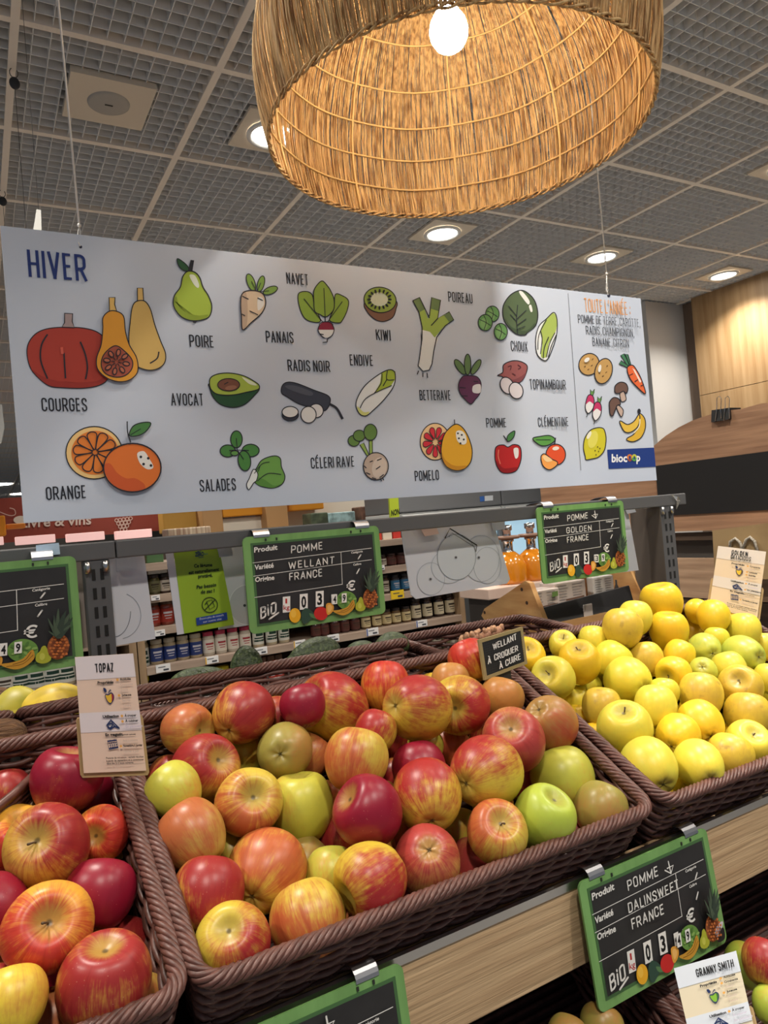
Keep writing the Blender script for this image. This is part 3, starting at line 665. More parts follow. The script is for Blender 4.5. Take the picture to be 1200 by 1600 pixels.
# hanging holes and cords
cw = mat('cord_white', (250, 246, 240), .6)
for (px, py, tx, ty, lb) in ((126, 386, 78, -20, 'white cord holding the left end of the banner'), (951, 462, 939, 262, 'white cord holding the right end of the banner')):
    q = onY(px, py, BY); k = onY(px-2, py-35, BY)
    top = Vector((q.x-(.012 if px < 500 else -.002), BY+.0025, CH+.01))
    t = thing('banner_string', lb, 'cord', q, 'strings of the hanging banner')
    b = MB(); b.tube([q+Vector((.004, .0055, .004)), q+Vector((.002, .003, .012)), k+Vector((.0, .0025, 0)), q+Vector((-.004, .002, .012)), q+Vector((-.001, -.0012, .001)), q+Vector((.004, .0055, .004))], .0008, cw, 6); b.tube([k+Vector((0, .0025, 0)), top], .0016, cw, 6); b.ball(k+Vector((0, .0025, 0)), .0028, cw, 8, 6); b.build('string', t)
    pr = Print(lambda x, y: onY(x, y, BY), (0, -1, 0), .0003); pr.disc((40, 44, 70), px, py, 2.4); pr.build('eyelet', banner)
# ------------------------------------------------------------------ the sloping apple display
TH = math.radians(26.74); BO = Vector((0, .65, CZ-.3945))
VV = Vector((0, math.cos(TH), math.sin(TH))); NN = Vector((0, -math.sin(TH), math.cos(TH)))
def loc(u, v, w, o=BO): return o + Vector((u, 0, 0)) + VV*v + NN*w
FY = .672; FZ1 = CZ-.678*FY; FZ0 = CZ-.835*FY
black = mat('tray_black', (42, 36, 33), .42, noise=((60, 60, 60), (58, 50, 46), .5, .8), spec=.4)
fasc = wood('fascia_oak', (202, 172, 134), (178, 146, 110), (5, 60, 130), .55, .7)
steel = mat('edge_steel', (190, 190, 192), .28, 1)
isl = thing('produce_display', 'long fruit display with an oak front board and black sloping trays', 'display', (.4, FY, 0))
XA, XB = -1.3, 1.42
b = MB(); b.rbox((XA, FY, FZ0), (XB, FY+.02, FZ1-.006), fasc, .0015); b.build('front_board', isl)
b = MB(); b.box((XA, FY-.002, FZ1-.010), (XB, FY+.004, FZ1), steel); b.build('steel_edge', isl)
b = MB()                                        # front lip the baskets stop against, then the recessed tray
s0 = loc(0, .017, -.0745); 
def slab(q0, q1, th): # quad strip along X thickened downwards
    n = Vector((0, -(q1.z-q0.z), q1.y-q0.y)).normalized()
    if n.z < 0: n = -n
    b.add([Vector((x, q.y, q.z))+k for k in (Vector(), n*-th) for x, q in ((XA, q0), (XB, q0), (XB, q1), (XA, q1))], [(0,1,2,3),(7,6,5,4),(0,4,5,1),(1,5,6,2),(2,6,7,3),(3,7,4,0)], black)
lip1 = loc(0, -.001, -.071); slab(Vector((0, FY+.004, FZ1-.0015)), Vector((0, lip1.y, lip1.z)), .012)
slab(loc(0, .004, -.116), loc(0, .40, -.116), .012); slab(lip1, loc(0, -.003, -.120), .006); b.build('upper_tray', isl)
LO = Vector((0, .53, CZ-.725))
b = MB(); slab(loc(0, -.02, -.116, LO), loc(0, .42, -.116, LO), .012); b.build('lower_tray', isl)
b = MB(); b.box((XA, .95, .0), (XB, .98, CZ-.50), black); b.box((XA, .56, 0), (XB, .95, .46), black); b.box((XB, .56, 0), (XB+.02, 1.5, CZ-.46), black); b.box((XA-.02, .56, 0), (XA, 1.5, CZ-.46), black); b.build('plinth', isl)
b = MB(); b.box((XA, .985, CZ-.36), (XB, 1.52, CZ-.34), black); b.box((XA, 1.0, 0), (XB, 1.5, CZ-.36), black); b.build('top_deck', isl)
# ------------------------------------------------------------------ wicker baskets
wick = mat('wicker', (106, 70, 62), .42, noise=((90, 90, 90), (80, 50, 44), .35, .7), spec=.45)
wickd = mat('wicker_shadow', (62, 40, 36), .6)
def rrect(w, d, r, n=6):
    pts = []
    for cx, cy, a0 in ((w-r, d-r, 0), (r, d-r, 90), (r, r, 180), (w-r, r, 270)):
        for i in range(n+1):
            a = math.radians(a0+90*i/n); pts.append(Vector((cx+r*math.cos(a), cy+r*math.sin(a), 0)))
    return pts
def resample(pts, step):
    P = pts+[pts[0]]; L = [0]
    for a, c in zip(P, P[1:]): L.append(L[-1]+(c-a).length)
    n = int(L[-1]/step); n += n % 2; out = []; j = 0
    for i in range(n):
        d = L[-1]*i/n
        while L[j+1] < d: j += 1
        t = (d-L[j])/((L[j+1]-L[j]) or 1); p = P[j].lerp(P[j+1], t); tg = (P[j+1]-P[j]).normalized(); out.append((p, tg))
    return out
def basket_meshes(w, d, h, seed=1):
    """local frame: x along the rim, y up the slope, z out of the basket; rim plane z = 0"""
    rnd = random.Random(seed); out = {}
    b = MB(); ring = resample(rrect(w, d, .022), .004); n = len(ring); R = .0062
    turns = int(n*.004/.056)
    for s in range(7):
        path = []
        for i, (p, t) in enumerate(ring):
            nr = Vector((t.y, -t.x, 0)); a = 2*math.pi*(turns*i/n + s/7); path.append(p+nr*R*math.cos(a)+Vector((0, 0, R*.9*math.sin(a))))
        b.tube(path, .0031, wick, 5, closed=True)
    out['rim'] = b
    b = MB(); sp = .034; z = -.011; row = 0
    per = resample(rrect(w, d, .022), sp/4); n = len(per); 
    while z > -h:
        inset = .012*(-z/h)
        path = []
        ph = math.pi*(row % 2)
        for i, (p, t) in enumerate(per):
            nr = Vector((t.y, -t.x, 0)); k = math.sin(2*math.pi*i/8+ph)
            path.append(p+nr*(-inset+.0032*k)+Vector((0, 0, z+.0010*k+.0008*math.sin(i*.07+row)+rnd.uniform(-.0004, .0004))))
        b.tube(path, .0038, wick, 5, closed=True); z -= .0076; row += 1
    for i in range(0, n, 4):
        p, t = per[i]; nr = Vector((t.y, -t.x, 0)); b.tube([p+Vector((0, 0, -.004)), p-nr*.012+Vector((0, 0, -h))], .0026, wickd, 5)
    out['woven_wall'] = b
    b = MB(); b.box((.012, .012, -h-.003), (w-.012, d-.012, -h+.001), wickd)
    for k in range(int(d/.012)): b.tube([(.012, .014+k*.012, -h+.002), (w-.012, .014+k*.012, -h+.002)], .0032, wick, 5)
    out['base'] = b
    return out
ROT = Matrix.Rotation(TH, 3, 'X'); BW, BD, BH = .5806, .369, .108
def make_basket(bms, x0, o, label, rot=ROT, group='wicker fruit baskets'):
    t = thing('wicker_basket', label, 'basket', Vector((x0, o.y, o.z)), group, rot)
    for k, mbx in bms.items(): mbx.build(k, t, local=True)
    return t
bms = basket_meshes(BW, BD, BH)
bk_mid = make_basket(bms, .1429, BO, 'brown wicker basket of red and yellow apples in the middle')
def again(x0, o, label, rot=ROT, src=bk_mid):
    c = copy_tree(src); c.matrix_basis = Matrix.Translation((x0, o.y, o.z)) @ rot.to_4x4(); c['label'] = label; return c
bk_left = again(.128-BW, BO, 'brown wicker basket of dark red apples at the lower left')
bk_right = again(.749, BO, 'brown wicker basket piled with yellow apples on the right')
LX = .7365
again(LX-.008-BW, LO, 'dark wicker basket under the oak board, left of the green apple card')
again(LX+.008, LO, 'dark wicker basket under the oak board, behind the green apple card')
UP2 = Vector((0, 1.045, CZ-.2065)); RB = Matrix.Rotation(math.pi, 3, 'Z') @ Matrix.Rotation(math.radians(16), 3, 'X')
again(.036+BW, Vector((0, 1.045+BD*math.cos(math.radians(16)), CZ-.2065-BD*math.sin(math.radians(16)))), 'wicker basket of avocados behind the middle apple basket', RB)
again(.018, Vector((0, 1.045+BD*math.cos(math.radians(16)), CZ-.2065-BD*math.sin(math.radians(16)))), 'wicker basket of melons behind the left apple basket', RB)
bms2 = basket_meshes(.30, .16, .075, 2)
make_basket(bms2, .662, Vector((0, 1.005, CZ-.2345)), 'small wicker basket of ginger between the avocados and the pine crate', Matrix.Rotation(math.radians(4), 3, 'X'))
# curved divider in the left basket
b = MB(); pts = [onP(x, y, loc(0, 0, .012), NN) for x, y in ((-60, 1300), (-5, 1262), (22, 1240), (52, 1212))]
for k in range(9): b.tube([p-NN*(.004+.0068*k)+Vector((0, .0012*(k % 2), 0)) for p in pts], .0034, wick, 6)
b.tube(pts, .0046, wick, 6); b.build('divider', bk_left)['label'] = 'curved woven divider'
# ------------------------------------------------------------------ apples
def apple_mat():
    M = bpy.data.materials.new('apple_skin'); M.use_nodes = True; nt = M.node_tree; N = nt.nodes.new; L = nt.links.new
    b = nt.nodes['Principled BSDF']; b.inputs['Roughness'].default_value = .36; b.inputs['Specular IOR Level'].default_value = .42
    b.inputs['Subsurface Weight'].default_value = 0
    def at(n): a = N('ShaderNodeAttribute'); a.attribute_type = 'OBJECT'; a.attribute_name = n; return a
    def mth(op, a, c=None, cl=False):
        x = N('ShaderNodeMath'); x.operation = op; x.use_clamp = cl
        for i, q in enumerate((a, c)):
            if q is None: continue
            if isinstance(q, (int, float)): x.inputs[i].default_value = q
            else: L(q, x.inputs[i])
        return x.outputs[0]
    def sst(v, a, c):
        r = N('ShaderNodeMapRange'); r.interpolation_type = 'SMOOTHSTEP'; L(v, r.inputs[0]); r.inputs[1].default_value = a; r.inputs[2].default_value = c; return r.outputs[0]
    def mix(f, a, c, bt='MIX'):
        x = N('ShaderNodeMix'); x.data_type = 'RGBA'; x.blend_type = bt
        if isinstance(f, (int, float)): x.inputs[0].default_value = f
        else: L(f, x.inputs[0])
        for k, q in ((6, a), (7, c)):
            if isinstance(q, tuple): x.inputs[k].default_value = q
            else: L(q, x.inputs[k])
        return x.outputs[2]
    tc = N('ShaderNodeTexCoord').outputs['Object']
    nrm = N('ShaderNodeVectorMath'); nrm.operation = 'NORMALIZE'; L(tc, nrm.inputs[0]); nv = nrm.outputs[0]
    sep = N('ShaderNodeSeparateXYZ'); L(tc, sep.inputs[0])
    rho = mth('POWER', mth('ADD', mth('MULTIPLY', sep.outputs[0], sep.outputs[0]), mth('MULTIPLY', sep.outputs[1], sep.outputs[1])), .5)
    # per-apple offset
    oi = N('ShaderNodeObjectInfo'); off = mth('MULTIPLY', oi.outputs['Random'], 57.0)
    cmb = N('ShaderNodeCombineXYZ'); L(mth('DIVIDE', sep.outputs[0], mth('ADD', rho, .02)), cmb.inputs[0]); L(mth('DIVIDE', sep.outputs[1], mth('ADD', rho, .02)), cmb.inputs[1]); L(mth('MULTIPLY', sep.outputs[2], .13), cmb.inputs[2])
    def noise(vec, sc, det=3, w=None):
        n = N('ShaderNodeTexNoise'); n.noise_dimensions = '4D'; n.inputs['Scale'].default_value = sc; n.inputs['Detail'].default_value = det; L(vec, n.inputs['Vector']); L(off, n.inputs['W']); return n.outputs['Fac']
    streak = noise(cmb.outputs[0], 8.0, 4); hair = noise(cmb.outputs[0], 30.0, 3); blotch = noise(tc, 1.6, 4); fine = noise(tc, 7, 5)
    dot = N('ShaderNodeVectorMath'); dot.operation = 'DOT_PRODUCT'; L(nv, dot.inputs[0]); L(at('bdir').outputs['Vector'], dot.inputs[1])
    st = at('stripe').outputs['Fac']
    m = mth('ADD', mth('MULTIPLY', dot.outputs['Value'], .5), at('bamt').outputs['Fac'])
    m = mth('ADD', m, mth('MULTIPLY', mth('SUBTRACT', streak, .5), mth('MULTIPLY', st, 1.5)))
    m = mth('ADD', m, mth('MULTIPLY', mth('SUBTRACT', blotch, .5), 1.15))
    m = mth('ADD', m, mth('MULTIPLY', mth('SUBTRACT', fine, .5), .45))
    m = mth('ADD', m, mth('MULTIPLY', mth('SUBTRACT', hair, .5), mth('ADD', mth('MULTIPLY', st, 1.1), .25)))
    mask = sst(m, .12, .92)
    c0 = at('c0').outputs['Color']; c1 = at('c1').outputs['Color']
    g = mix(mth('MULTIPLY', sst(fine, .45, .75), .30), c0, mix(.6, c0, (.36, .36, .06, 1)))
    col = mix(mask, g, c1)
    col = mix(mth('MULTIPLY', mth('MULTIPLY', sst(streak, .52, .66), mask), mth('MULTIPLY', st, .8)), col, mix(1, col, (.62, .42, .45, 1), 'MULTIPLY'))
    # green-brown hollows at stem and eye
    rn = mth('ADD', rho, mth('MULTIPLY', mth('SUBTRACT', streak, .5), .30))
    r2 = N('ShaderNodeMapRange'); r2.interpolation_type = 'SMOOTHSTEP'; L(rn, r2.inputs[0]); r2.inputs[1].default_value = .50; r2.inputs[2].default_value = .18
    col = mix(mth('MULTIPLY', r2.outputs[0], .8), col, mix(.65, c0, (.30, .22, .06, 1)))
    r3 = N('ShaderNodeMapRange'); r3.interpolation_type = 'SMOOTHSTEP'; L(rho, r3.inputs[0]); r3.inputs[1].default_value = .10; r3.inputs[2].default_value = .03
    col = mix(mth('MULTIPLY', r3.outputs[0], .8), col, (.05, .035, .012, 1))
    vo = N('ShaderNodeTexVoronoi'); vo.inputs['Scale'].default_value = 9; L(tc, vo.inputs['Vector'])
    d2 = N('ShaderNodeMapRange'); L(vo.outputs['Distance'], d2.inputs[0]); d2.inputs[1].default_value = .09; d2.inputs[2].default_value = .045
    col = mix(mth('MULTIPLY', d2.outputs[0], at('dots').outputs['Fac']), col, at('dotc').outputs['Color'])
    rus = mth('MULTIPLY', sst(noise(tc, 2.6, 7), .56, .72), at('russet').outputs['Fac'])
    col = mix(rus, col, (.27, .16, .05, 1))
    L(col, b.inputs['Base Color'])
    bp = N('ShaderNodeBump'); bp.inputs['Strength'].default_value = .05; bp.inputs['Distance'].default_value = .002; L(fine, bp.inputs['Height']); L(bp.outputs[0], b.inputs['Normal'])
    return M
ASK = apple_mat(); STM = mat('stem_brown', (84, 62, 40), .7)
def apple_mesh(zs, cone, dip, lob, seed):
    rnd = random.Random(seed); n, v = 44, 30; vs, fs = [], []
    p1, p2 = rnd.uniform(0, 6), rnd.uniform(0, 6)
    for i in range(v+1):
        th = math.pi*i/v
        for j in range(n):
            a = 2*math.pi*j/n
            r = math.sin(th)*(1+cone*math.cos(th)); z = math.cos(th)*zs
            z -= dip*math.exp(-(th/.40)**2); z += .20*math.exp(-((math.pi-th)/.34)**2)
            bot = max(0, -math.cos(th))**1.5; r *= 1+lob*math.cos(5*a+p1)*(bot+.25)+.022*math.cos(2*a+p2)
            z += lob*.7*math.cos(5*a+p1)*bot
            vs.append((r*math.cos(a), r*math.sin(a), z))
    fs = [(i*n+j, (i+1)*n+j, (i+1)*n+(j+1) % n, i*n+(j+1) % n) for i in range(v) for j in range(n)]
    mx = max(math.hypot(q[0], q[1]) for q in vs); vs = [(x/mx, y/mx, z/mx) for x, y, z in vs]
    me = bpy.data.meshes.new('apple'); me.from_pydata(vs, [], fs); me.materials.append(ASK)
    bm = bmesh.new(); bm.from_mesh(me); bmesh.ops.remove_doubles(bm, verts=bm.verts, dist=1e-4); bmesh.ops.recalc_face_normals(bm, faces=bm.faces); bm.to_mesh(me); bm.free()
    me.polygons.foreach_set('use_smooth', [True]*len(me.polygons)); return me
SHAPES = {'w': [apple_mesh(1.08, .07, .36, .018, 1), apple_mesh(1.04, .11, .40, .026, 2), apple_mesh(1.13, .06, .36, .014, 3)], 't': [apple_mesh(1.03, .13, .36, .022, 4)], 'g': [apple_mesh(1.12, .10, .36, .022, 5), apple_mesh(1.06, .13, .40, .03, 6), apple_mesh(1.18, .08, .32, .016, 7)]}
def stem_mesh():
    b = MB(); b.tube([(0, 0, .36), (.01, 0, .62), (.06, .02, .86), (.16, .05, 1.06)], [.026, .022, .022, .034], STM, 7)
    me = bpy.data.meshes.new('stem'); me.from_pydata([tuple(q) for q in b.v], [], b.f); me.materials.append(STM); me.polygons.foreach_set('use_smooth', [True]*len(b.f)); return me
STEM = stem_mesh()
# skin looks: ground colour, blush colour, blush amount, stripes, speckles, russet
Yl, Gn, Og, Rd, Pk, Cr, Br, Lm, Ol = (210,184,62), (196,196,72), (200,142,60), (160,42,44), (172,66,58), (142,22,46), (168,124,66), (172,188,70), (154,142,66)
LOOK = {
 'RY': ((208,182,62), (160,42,42), .45, .32, .5, .05), 'R': ((206,162,64), (152,42,42), .54, .4, .6, .0), 'C': ((196,120,56), (136,20,44), .80, .15, .55, 0), 'OY': ((204,178,68), (182,94,54), .44, .5, .35, .15), 'Y': (Yl, Og, .12, .3, .25, .12), 'YG': ((190,186,70), Og, .02, .3, .3, .1), 'G': (Lm, Og, -.12, .1, .3, .12),
 'O': ((192,162,72), (178,100,58), .50, .45, .4, .2), 'BR': (Br, (176,80,50), .30, .25, .5, .1), 'OL': (Ol, Br, .22, .2, .35, .2), 'PR': ((200,150,78), (168,62,58), .62, .4, .6, .1), 'B': (Br, (188,124,62), .3, .1, .5, .1),
 'OR': ((222,160,58), (188,56,44), .50, .6, .4, 0), 'gy': ((228,194,44), (226,180,40), .2, .1, .25, .0), 'gg': ((204,200,62), (222,196,56), .2, .1, .3, .05), 'gb': ((220,190,58), (200,164,60), .3, .1, .3, .55), 'gn': ((176,186,74), (200,196,70), .1, .1, .3, .05), 'gl': ((216,206,72), (226,200,66), .2, .1, .3, .06)}
rap = random.Random(11)
def put_apple(pos, r, look, axis, bd, label, group, fam, name='apple'):
    stem_long = 'stem' in label and 'stubby' not in label and 'short' not in label
    o = bpy.data.objects.new(name, rap.choice(SHAPES[fam])); C.objects.link(o)
    kind, dx, dy = axis; q = 1-dx*dx-dy*dy
    to = (EYE-pos).normalized(); up = (UP-to*UP.dot(to)).normalized(); rt = up.cross(to)
    if kind == 'n': dz = -.25
    else: dz = math.sqrt(max(0.0, q))
    d = (rt*dx - up*dy + to*dz).normalized()
    if kind == 'c' or (kind == 'n' and dy > .5): zax = -d
    else: zax = d
    u, w = frame_of(zax); a = rap.uniform(0, 6.28); xa = u*math.cos(a)+w*math.sin(a); ya = zax.cross(xa)
    M = Matrix((xa, ya, zax)).transposed().to_4x4(); sc = r*1.0
    o.matrix_basis = Matrix.Translation(pos) @ M @ Matrix.Diagonal((sc, sc, sc, 1))
    c0, c1, am, st, dt, rs = LOOK[look]
    j = rap.uniform(-8, 8)
    o['c0'] = [lin(max(0, min(255, c0[0]+j))), lin(max(0, min(255, c0[1]+j*.8))), lin(c0[2]), 1.0]; o['c1'] = [*rgb(*c1)]
    b = (rt*bd[0]-up*bd[1]+to*.35).normalized(); bl = M.to_3x3().inverted() @ b
    o['bdir'] = [bl.x, bl.y, bl.z]; o['bamt'] = float(am); o['stripe'] = float(st); o['dots'] = float(dt); o['russet'] = float(rs)
    o['dotc'] = [*rgb(*((226, 170, 140) if look in ('R', 'C', 'RY', 'PR') else (150, 130, 60)))]
    tag(o, label, 'apple', group)
    if kind == 's':
        s = bpy.data.objects.new('stem', STEM); C.objects.link(s); s.parent = o
        s.matrix_basis = Matrix.Scale(.56 if fam == 'w' else .80, 4) if not stem_long else Matrix.Scale(.95, 4)
    return o
# position (x, y, z from the eye), radius, skin, axis kind and tilt, blush side, label
MID_APPLES = [
 (0.218,0.948,-0.248,0.035, 'O', ('s', .72, .1), (-.3, -.6), 'orange-brown apple at the back left, its hollow facing right in the middle basket'),
 (0.289,0.934,-0.239,0.042, 'R', ('c', -.5, .58), (.2, -.2), 'red apple with a yellow flash, high at the back left in the middle basket'),
 (0.347,0.961,-0.262,0.031, 'R', ('n', 0, -1), (.5, 0), 'red apple peeping out behind the yellow-flashed red one'),
 (0.223,0.894,-0.286,0.042, 'R', ('s', .5, -.28), (-.1, -.5), 'dark red apple with a small hollow at its right, back left area'),
 (0.324,0.883,-0.285,0.037, 'OL', ('c', -.18, .1), (.9, 0), 'olive green apple with its eye facing the viewer, near the back in the middle basket'),
 (0.176,0.853,-0.288,0.031, 'YG', ('n', -.6, -.8), (.9, 0), 'plain yellow-green apple half behind a dark red one at the left side'),
 (0.253,0.825,-0.315,0.040, 'OY', ('s', .22, -.22), (-.3, .5), 'striped orange apple with a dark hollow right of centre, left of the round yellow-green one'),
 (0.322,0.837,-0.342,0.042, 'YG', ('n', .05, 1), (-1, -.3), 'round yellow-green apple with an orange left edge, centre left in the middle basket'),
 (0.181,0.804,-0.325,0.037, 'O', ('n', -.5, -.8), (-.3, -.3), 'orange-gold apple lying against the left rim in the middle basket'),
 (0.181,0.752,-0.368,0.038, 'R', ('n', .1, -1), (.1, -.2), 'tall red apple at the left rim, below the orange-gold one in the middle basket'),
 (0.251,0.775,-0.375,0.045, 'OY', ('c', -.38, .62), (.1, -.3), 'large striped orange apple with its eye at the lower left, near the front'),
 (0.186,0.690,-0.390,0.036, 'RY', ('s', -.15, -.35), (.8, .5), 'yellow-topped apple with a red side, in the front left corner in the middle basket'),
 (0.268,0.701,-0.404,0.041, 'OY', ('n', -.3, -.9), (-.2, .4), 'yellow-orange apple sunk behind the front rim in the middle basket'),
 (0.338,0.691,-0.379,0.040, 'RY', ('s', -.8, .5), (.25, .3), 'yellow apple with a pink-red face, standing on the front rim in the middle basket'),
 (0.366,0.741,-0.330,0.040, 'C', ('s', -.72, -.45), (-.1, -.1), 'deep crimson apple in the very centre in the middle basket'),
 (0.386,0.803,-0.291,0.040, 'OY', ('n', .2, -1), (-.5, .3), 'golden apple with an orange edge, above the crimson one in the middle basket'),
 (0.422,0.938,-0.258,0.050, 'RY', ('s', -.72, -.35), (.3, -.7), 'big yellow and red apple at the back centre, hollow facing left in the middle basket'),
 (0.361,0.899,-0.237,0.031, 'C', ('n', -.3, -1), (0, 0), 'crimson apple half hidden left of the big back centre apple in the middle basket'),
 (0.510,0.940,-0.246,0.038, 'OR', ('n', 0, -1), (0, -.8), 'red-topped yellow apple at the back rim in the middle basket'),
 (0.370,0.919,-0.311,0.031, 'O', ('n', .5, -.8), (.5, 0), 'small orange patch of an apple behind the golden one in the middle basket'),
 (0.295,0.966,-0.303,0.031, 'YG', ('n', 0, -1), (0, 0), 'yellow-green apple deep between the dark red and the olive one in the middle basket'),
 (0.436,0.841,-0.275,0.029, 'RY', ('n', .3, -.9), (-.2, -.4), 'orange-red apple tucked under the big back centre apple in the middle basket'),
 (0.308,0.805,-0.395,0.031, 'OL', ('n', .6, -.6), (.5, 0), 'dull olive apple in the gap right of the large striped one in the middle basket'),
 (0.363,0.822,-0.387,0.031, 'R', ('n', 0, -1), (0, 0), 'shaded dark red apple in the gap under the round yellow-green one in the middle basket'),
 (0.319,0.752,-0.391,0.031, 'YG', ('n', 0, -1), (0, 0), 'shaded yellowish apple in the gap left of the pink-faced one in the middle basket'),
 (0.391,0.731,-0.432,0.031, 'PR', ('n', 0, -1), (0, 0), 'pale pink apple in the gap behind the front rim at the centre'),
 (0.504,0.844,-0.258,0.046, 'RY', ('c', -.68, -.05), (0, -.9), 'big red-topped apple with its eye at the left, back right of centre'),
 (0.585,0.859,-0.273,0.044, 'RY', ('s', -.2, .15), (.6, .1), 'glossy red apple with a yellow shoulder, right of the big red-topped one'),
 (0.670,0.871,-0.283,0.034, 'B', ('n', .2, -1), (0, 0), 'plain russet brown apple beside the right rim under the small chalk sign'),
 (0.666,0.939,-0.234,0.036, 'OR', ('n', -.4, -.9), (-.4, -.6), 'orange-yellow apple against the back rim, left of the small chalk sign in the middle basket'),
 (0.612,0.919,-0.255,0.030, 'B', ('n', 0, -1), (0, 0), 'brownish apple peeping out above the glossy red one in the middle basket'),
 (0.615,0.969,-0.278,0.031, 'Y', ('n', 0, -1), (0, 0), 'small yellow sliver of an apple at the back rim in the middle basket'),
 (0.608,0.772,-0.310,0.043, 'PR', ('s', -.12, -.42), (.1, .1), 'pink-red apple with a pale star round its hollow, right half in the middle basket'),
 (0.684,0.784,-0.305,0.039, 'BR', ('c', -.45, -.5), (.5, .6), 'apple half olive and half red, resting on the right rim in the middle basket'),
 (0.533,0.738,-0.325,0.045, 'RY', ('c', -.58, .35), (-.3, -.7), 'large orange and yellow apple with its eye low at the left, right half'),
 (0.480,0.811,-0.328,0.037, 'C', ('n', -.2, -.9), (.2, -.2), 'dark red apple with a yellow shoulder, squeezed in at the centre right'),
 (0.448,0.744,-0.334,0.042, 'RY', ('c', .15, .7), (-.2, -.9), 'red-topped yellow apple with a scar across its face in the middle basket'),
 (0.677,0.758,-0.376,0.046, 'YG', ('n', -.4, -.9), (.5, .9), 'large yellow-green apple near the right rim in the middle basket'),
 (0.576,0.686,-0.378,0.038, 'G', ('s', .42, -.72), (0, 1), 'lime green apple near the front right in the middle basket'),
 (0.504,0.687,-0.376,0.037, 'OY', ('s', .2, -.42), (-.3, -.3), 'yellow and red-streaked apple with its stem hollow up, front right in the middle basket'),
 (0.674,0.690,-0.395,0.035, 'OL', ('n', .3, -.9), (0, .2), 'dull tan yellow apple in the front right corner in the middle basket'),
 (0.412,0.696,-0.383,0.039, 'PR', ('c', .06, -.3), (-.3, -.5), 'red-brown apple with a pale brown eye, behind the front rim in the middle basket'),
 (0.497,0.727,-0.425,0.031, 'PR', ('n', 0, -1), (0, 0), 'pale orange-pink apple low between two front apples in the middle basket'),
 (0.511,0.781,-0.407,0.031, 'YG', ('n', 0, -1), (0, 0), 'yellow-green apple in the gap left of the streaked one in the middle basket'),
 (0.656,0.725,-0.435,0.031, 'PR', ('n', 0, -1), (0, 0), 'orange sliver of an apple under the lime green one in the middle basket'),
 (0.654,0.823,-0.387,0.031, 'R', ('n', 0, -1), (0, 0), 'red sliver of an apple between the large orange and the yellow-green one'),
 (0.581,0.890,-0.341,0.031, 'BR', ('n', 0, -1), (0, 0), 'shaded brown apple in the gap below the glossy red one in the middle basket'),
]
for x, y, z, r, lk, ax, bd, lb in MID_APPLES: put_apple(Vector((x, y, CZ+z)), r, lk, ax, bd, lb, 'apples in the middle basket', 'w')
LEFT_APPLES = [
 (0.069,0.897,-0.261,0.040, 'C', ('n', -.2, 1), (.2, -.5), 'big crimson apple at the back, in front of the tall variety card'),
 (0.010,0.974,-0.284,0.028, 'R', ('n', 0, -1), (.2, -.3), 'red apple behind the curved divider at the left edge in the left basket'),
 (0.013,0.884,-0.307,0.034, 'OR', ('s', .2, -.55), (-.2, .8), 'orange-yellow apple with a stubby stem at the left edge in the left basket'),
 (0.041,0.820,-0.301,0.042, 'R', ('s', -.3, -.22), (.7, -.4), 'large red apple with a yellow lower left side, stem hollow facing in the left basket'),
 (0.097,0.855,-0.315,0.030, 'OR', ('s', -.3, .1), (.4, 0), 'red-orange apple with a green-yellow hollow, beside the right rim in the left basket'),
 (0.081,0.783,-0.348,0.036, 'C', ('n', .2, -1), (.2, 0), 'dark crimson apple right of centre in the left basket'),
 (0.098,0.836,-0.372,0.028, 'Y', ('n', .4, -.9), (.9, 0), 'golden yellow apple half hidden by the right rim in the left basket'),
 (-0.010,0.788,-0.334,0.032, 'C', ('n', -.5, -.8), (.2, 0), 'dark crimson apple cut by the left edge of the picture in the left basket'),
 (0.031,0.735,-0.342,0.040, 'OR', ('s', .05, -.16), (-.2, .3), 'orange-red striped apple with a long stem, in the middle in the left basket'),
 (0.070,0.689,-0.383,0.040, 'R', ('s', .02, -.78), (0, -.1), 'big bright red apple in front in the left basket'),
 (0.099,0.782,-0.406,0.028, 'R', ('n', .3, -.9), (.3, -.2), 'red-orange apple behind the big bright red one at the right in the left basket'),
 (-0.001,0.685,-0.369,0.029, 'Y', ('n', 0, -1), (.8, -.2), 'bright yellow apple in the lower left corner in the left basket'),
 (0.099,0.721,-0.430,0.028, 'O', ('n', .3, -.9), (-.2, 0), 'orange apple in the front right corner in the left basket'),
 (0.030,0.724,-0.419,0.028, 'O', ('n', 0, -1), (0, 0), 'orange apple at the bottom edge between the yellow and the red one'),
 (-0.010,0.806,-0.388,0.028, 'O', ('n', 0, -1), (0, 0), 'orange sliver of an apple at the left edge in the left basket'),
 (0.035,0.936,-0.299,0.028, 'OL', ('n', 0, -1), (0, 0), 'brownish apple peeping out under the big crimson one in the left basket'),
 (0.099,0.940,-0.299,0.028, 'C', ('n', 0, -1), (0, 0), 'dark red apple in the shade beside the right rim at the back'),
 (0.036,0.776,-0.413,0.028, 'C', ('n', 0, -1), (0, 0), 'dark red apple deep between the striped and the big red one in the left basket'),
 (0.099,0.889,-0.356,0.028, 'YG', ('n', 0, -1), (0, 0), 'yellow-green sliver of an apple beside the right rim in the left basket'),
]
for x, y, z, r, lk, ax, bd, lb in LEFT_APPLES: put_apple(Vector((x, y, CZ+z)), r, lk, ax, bd, lb, 'apples in the left basket', 'w')
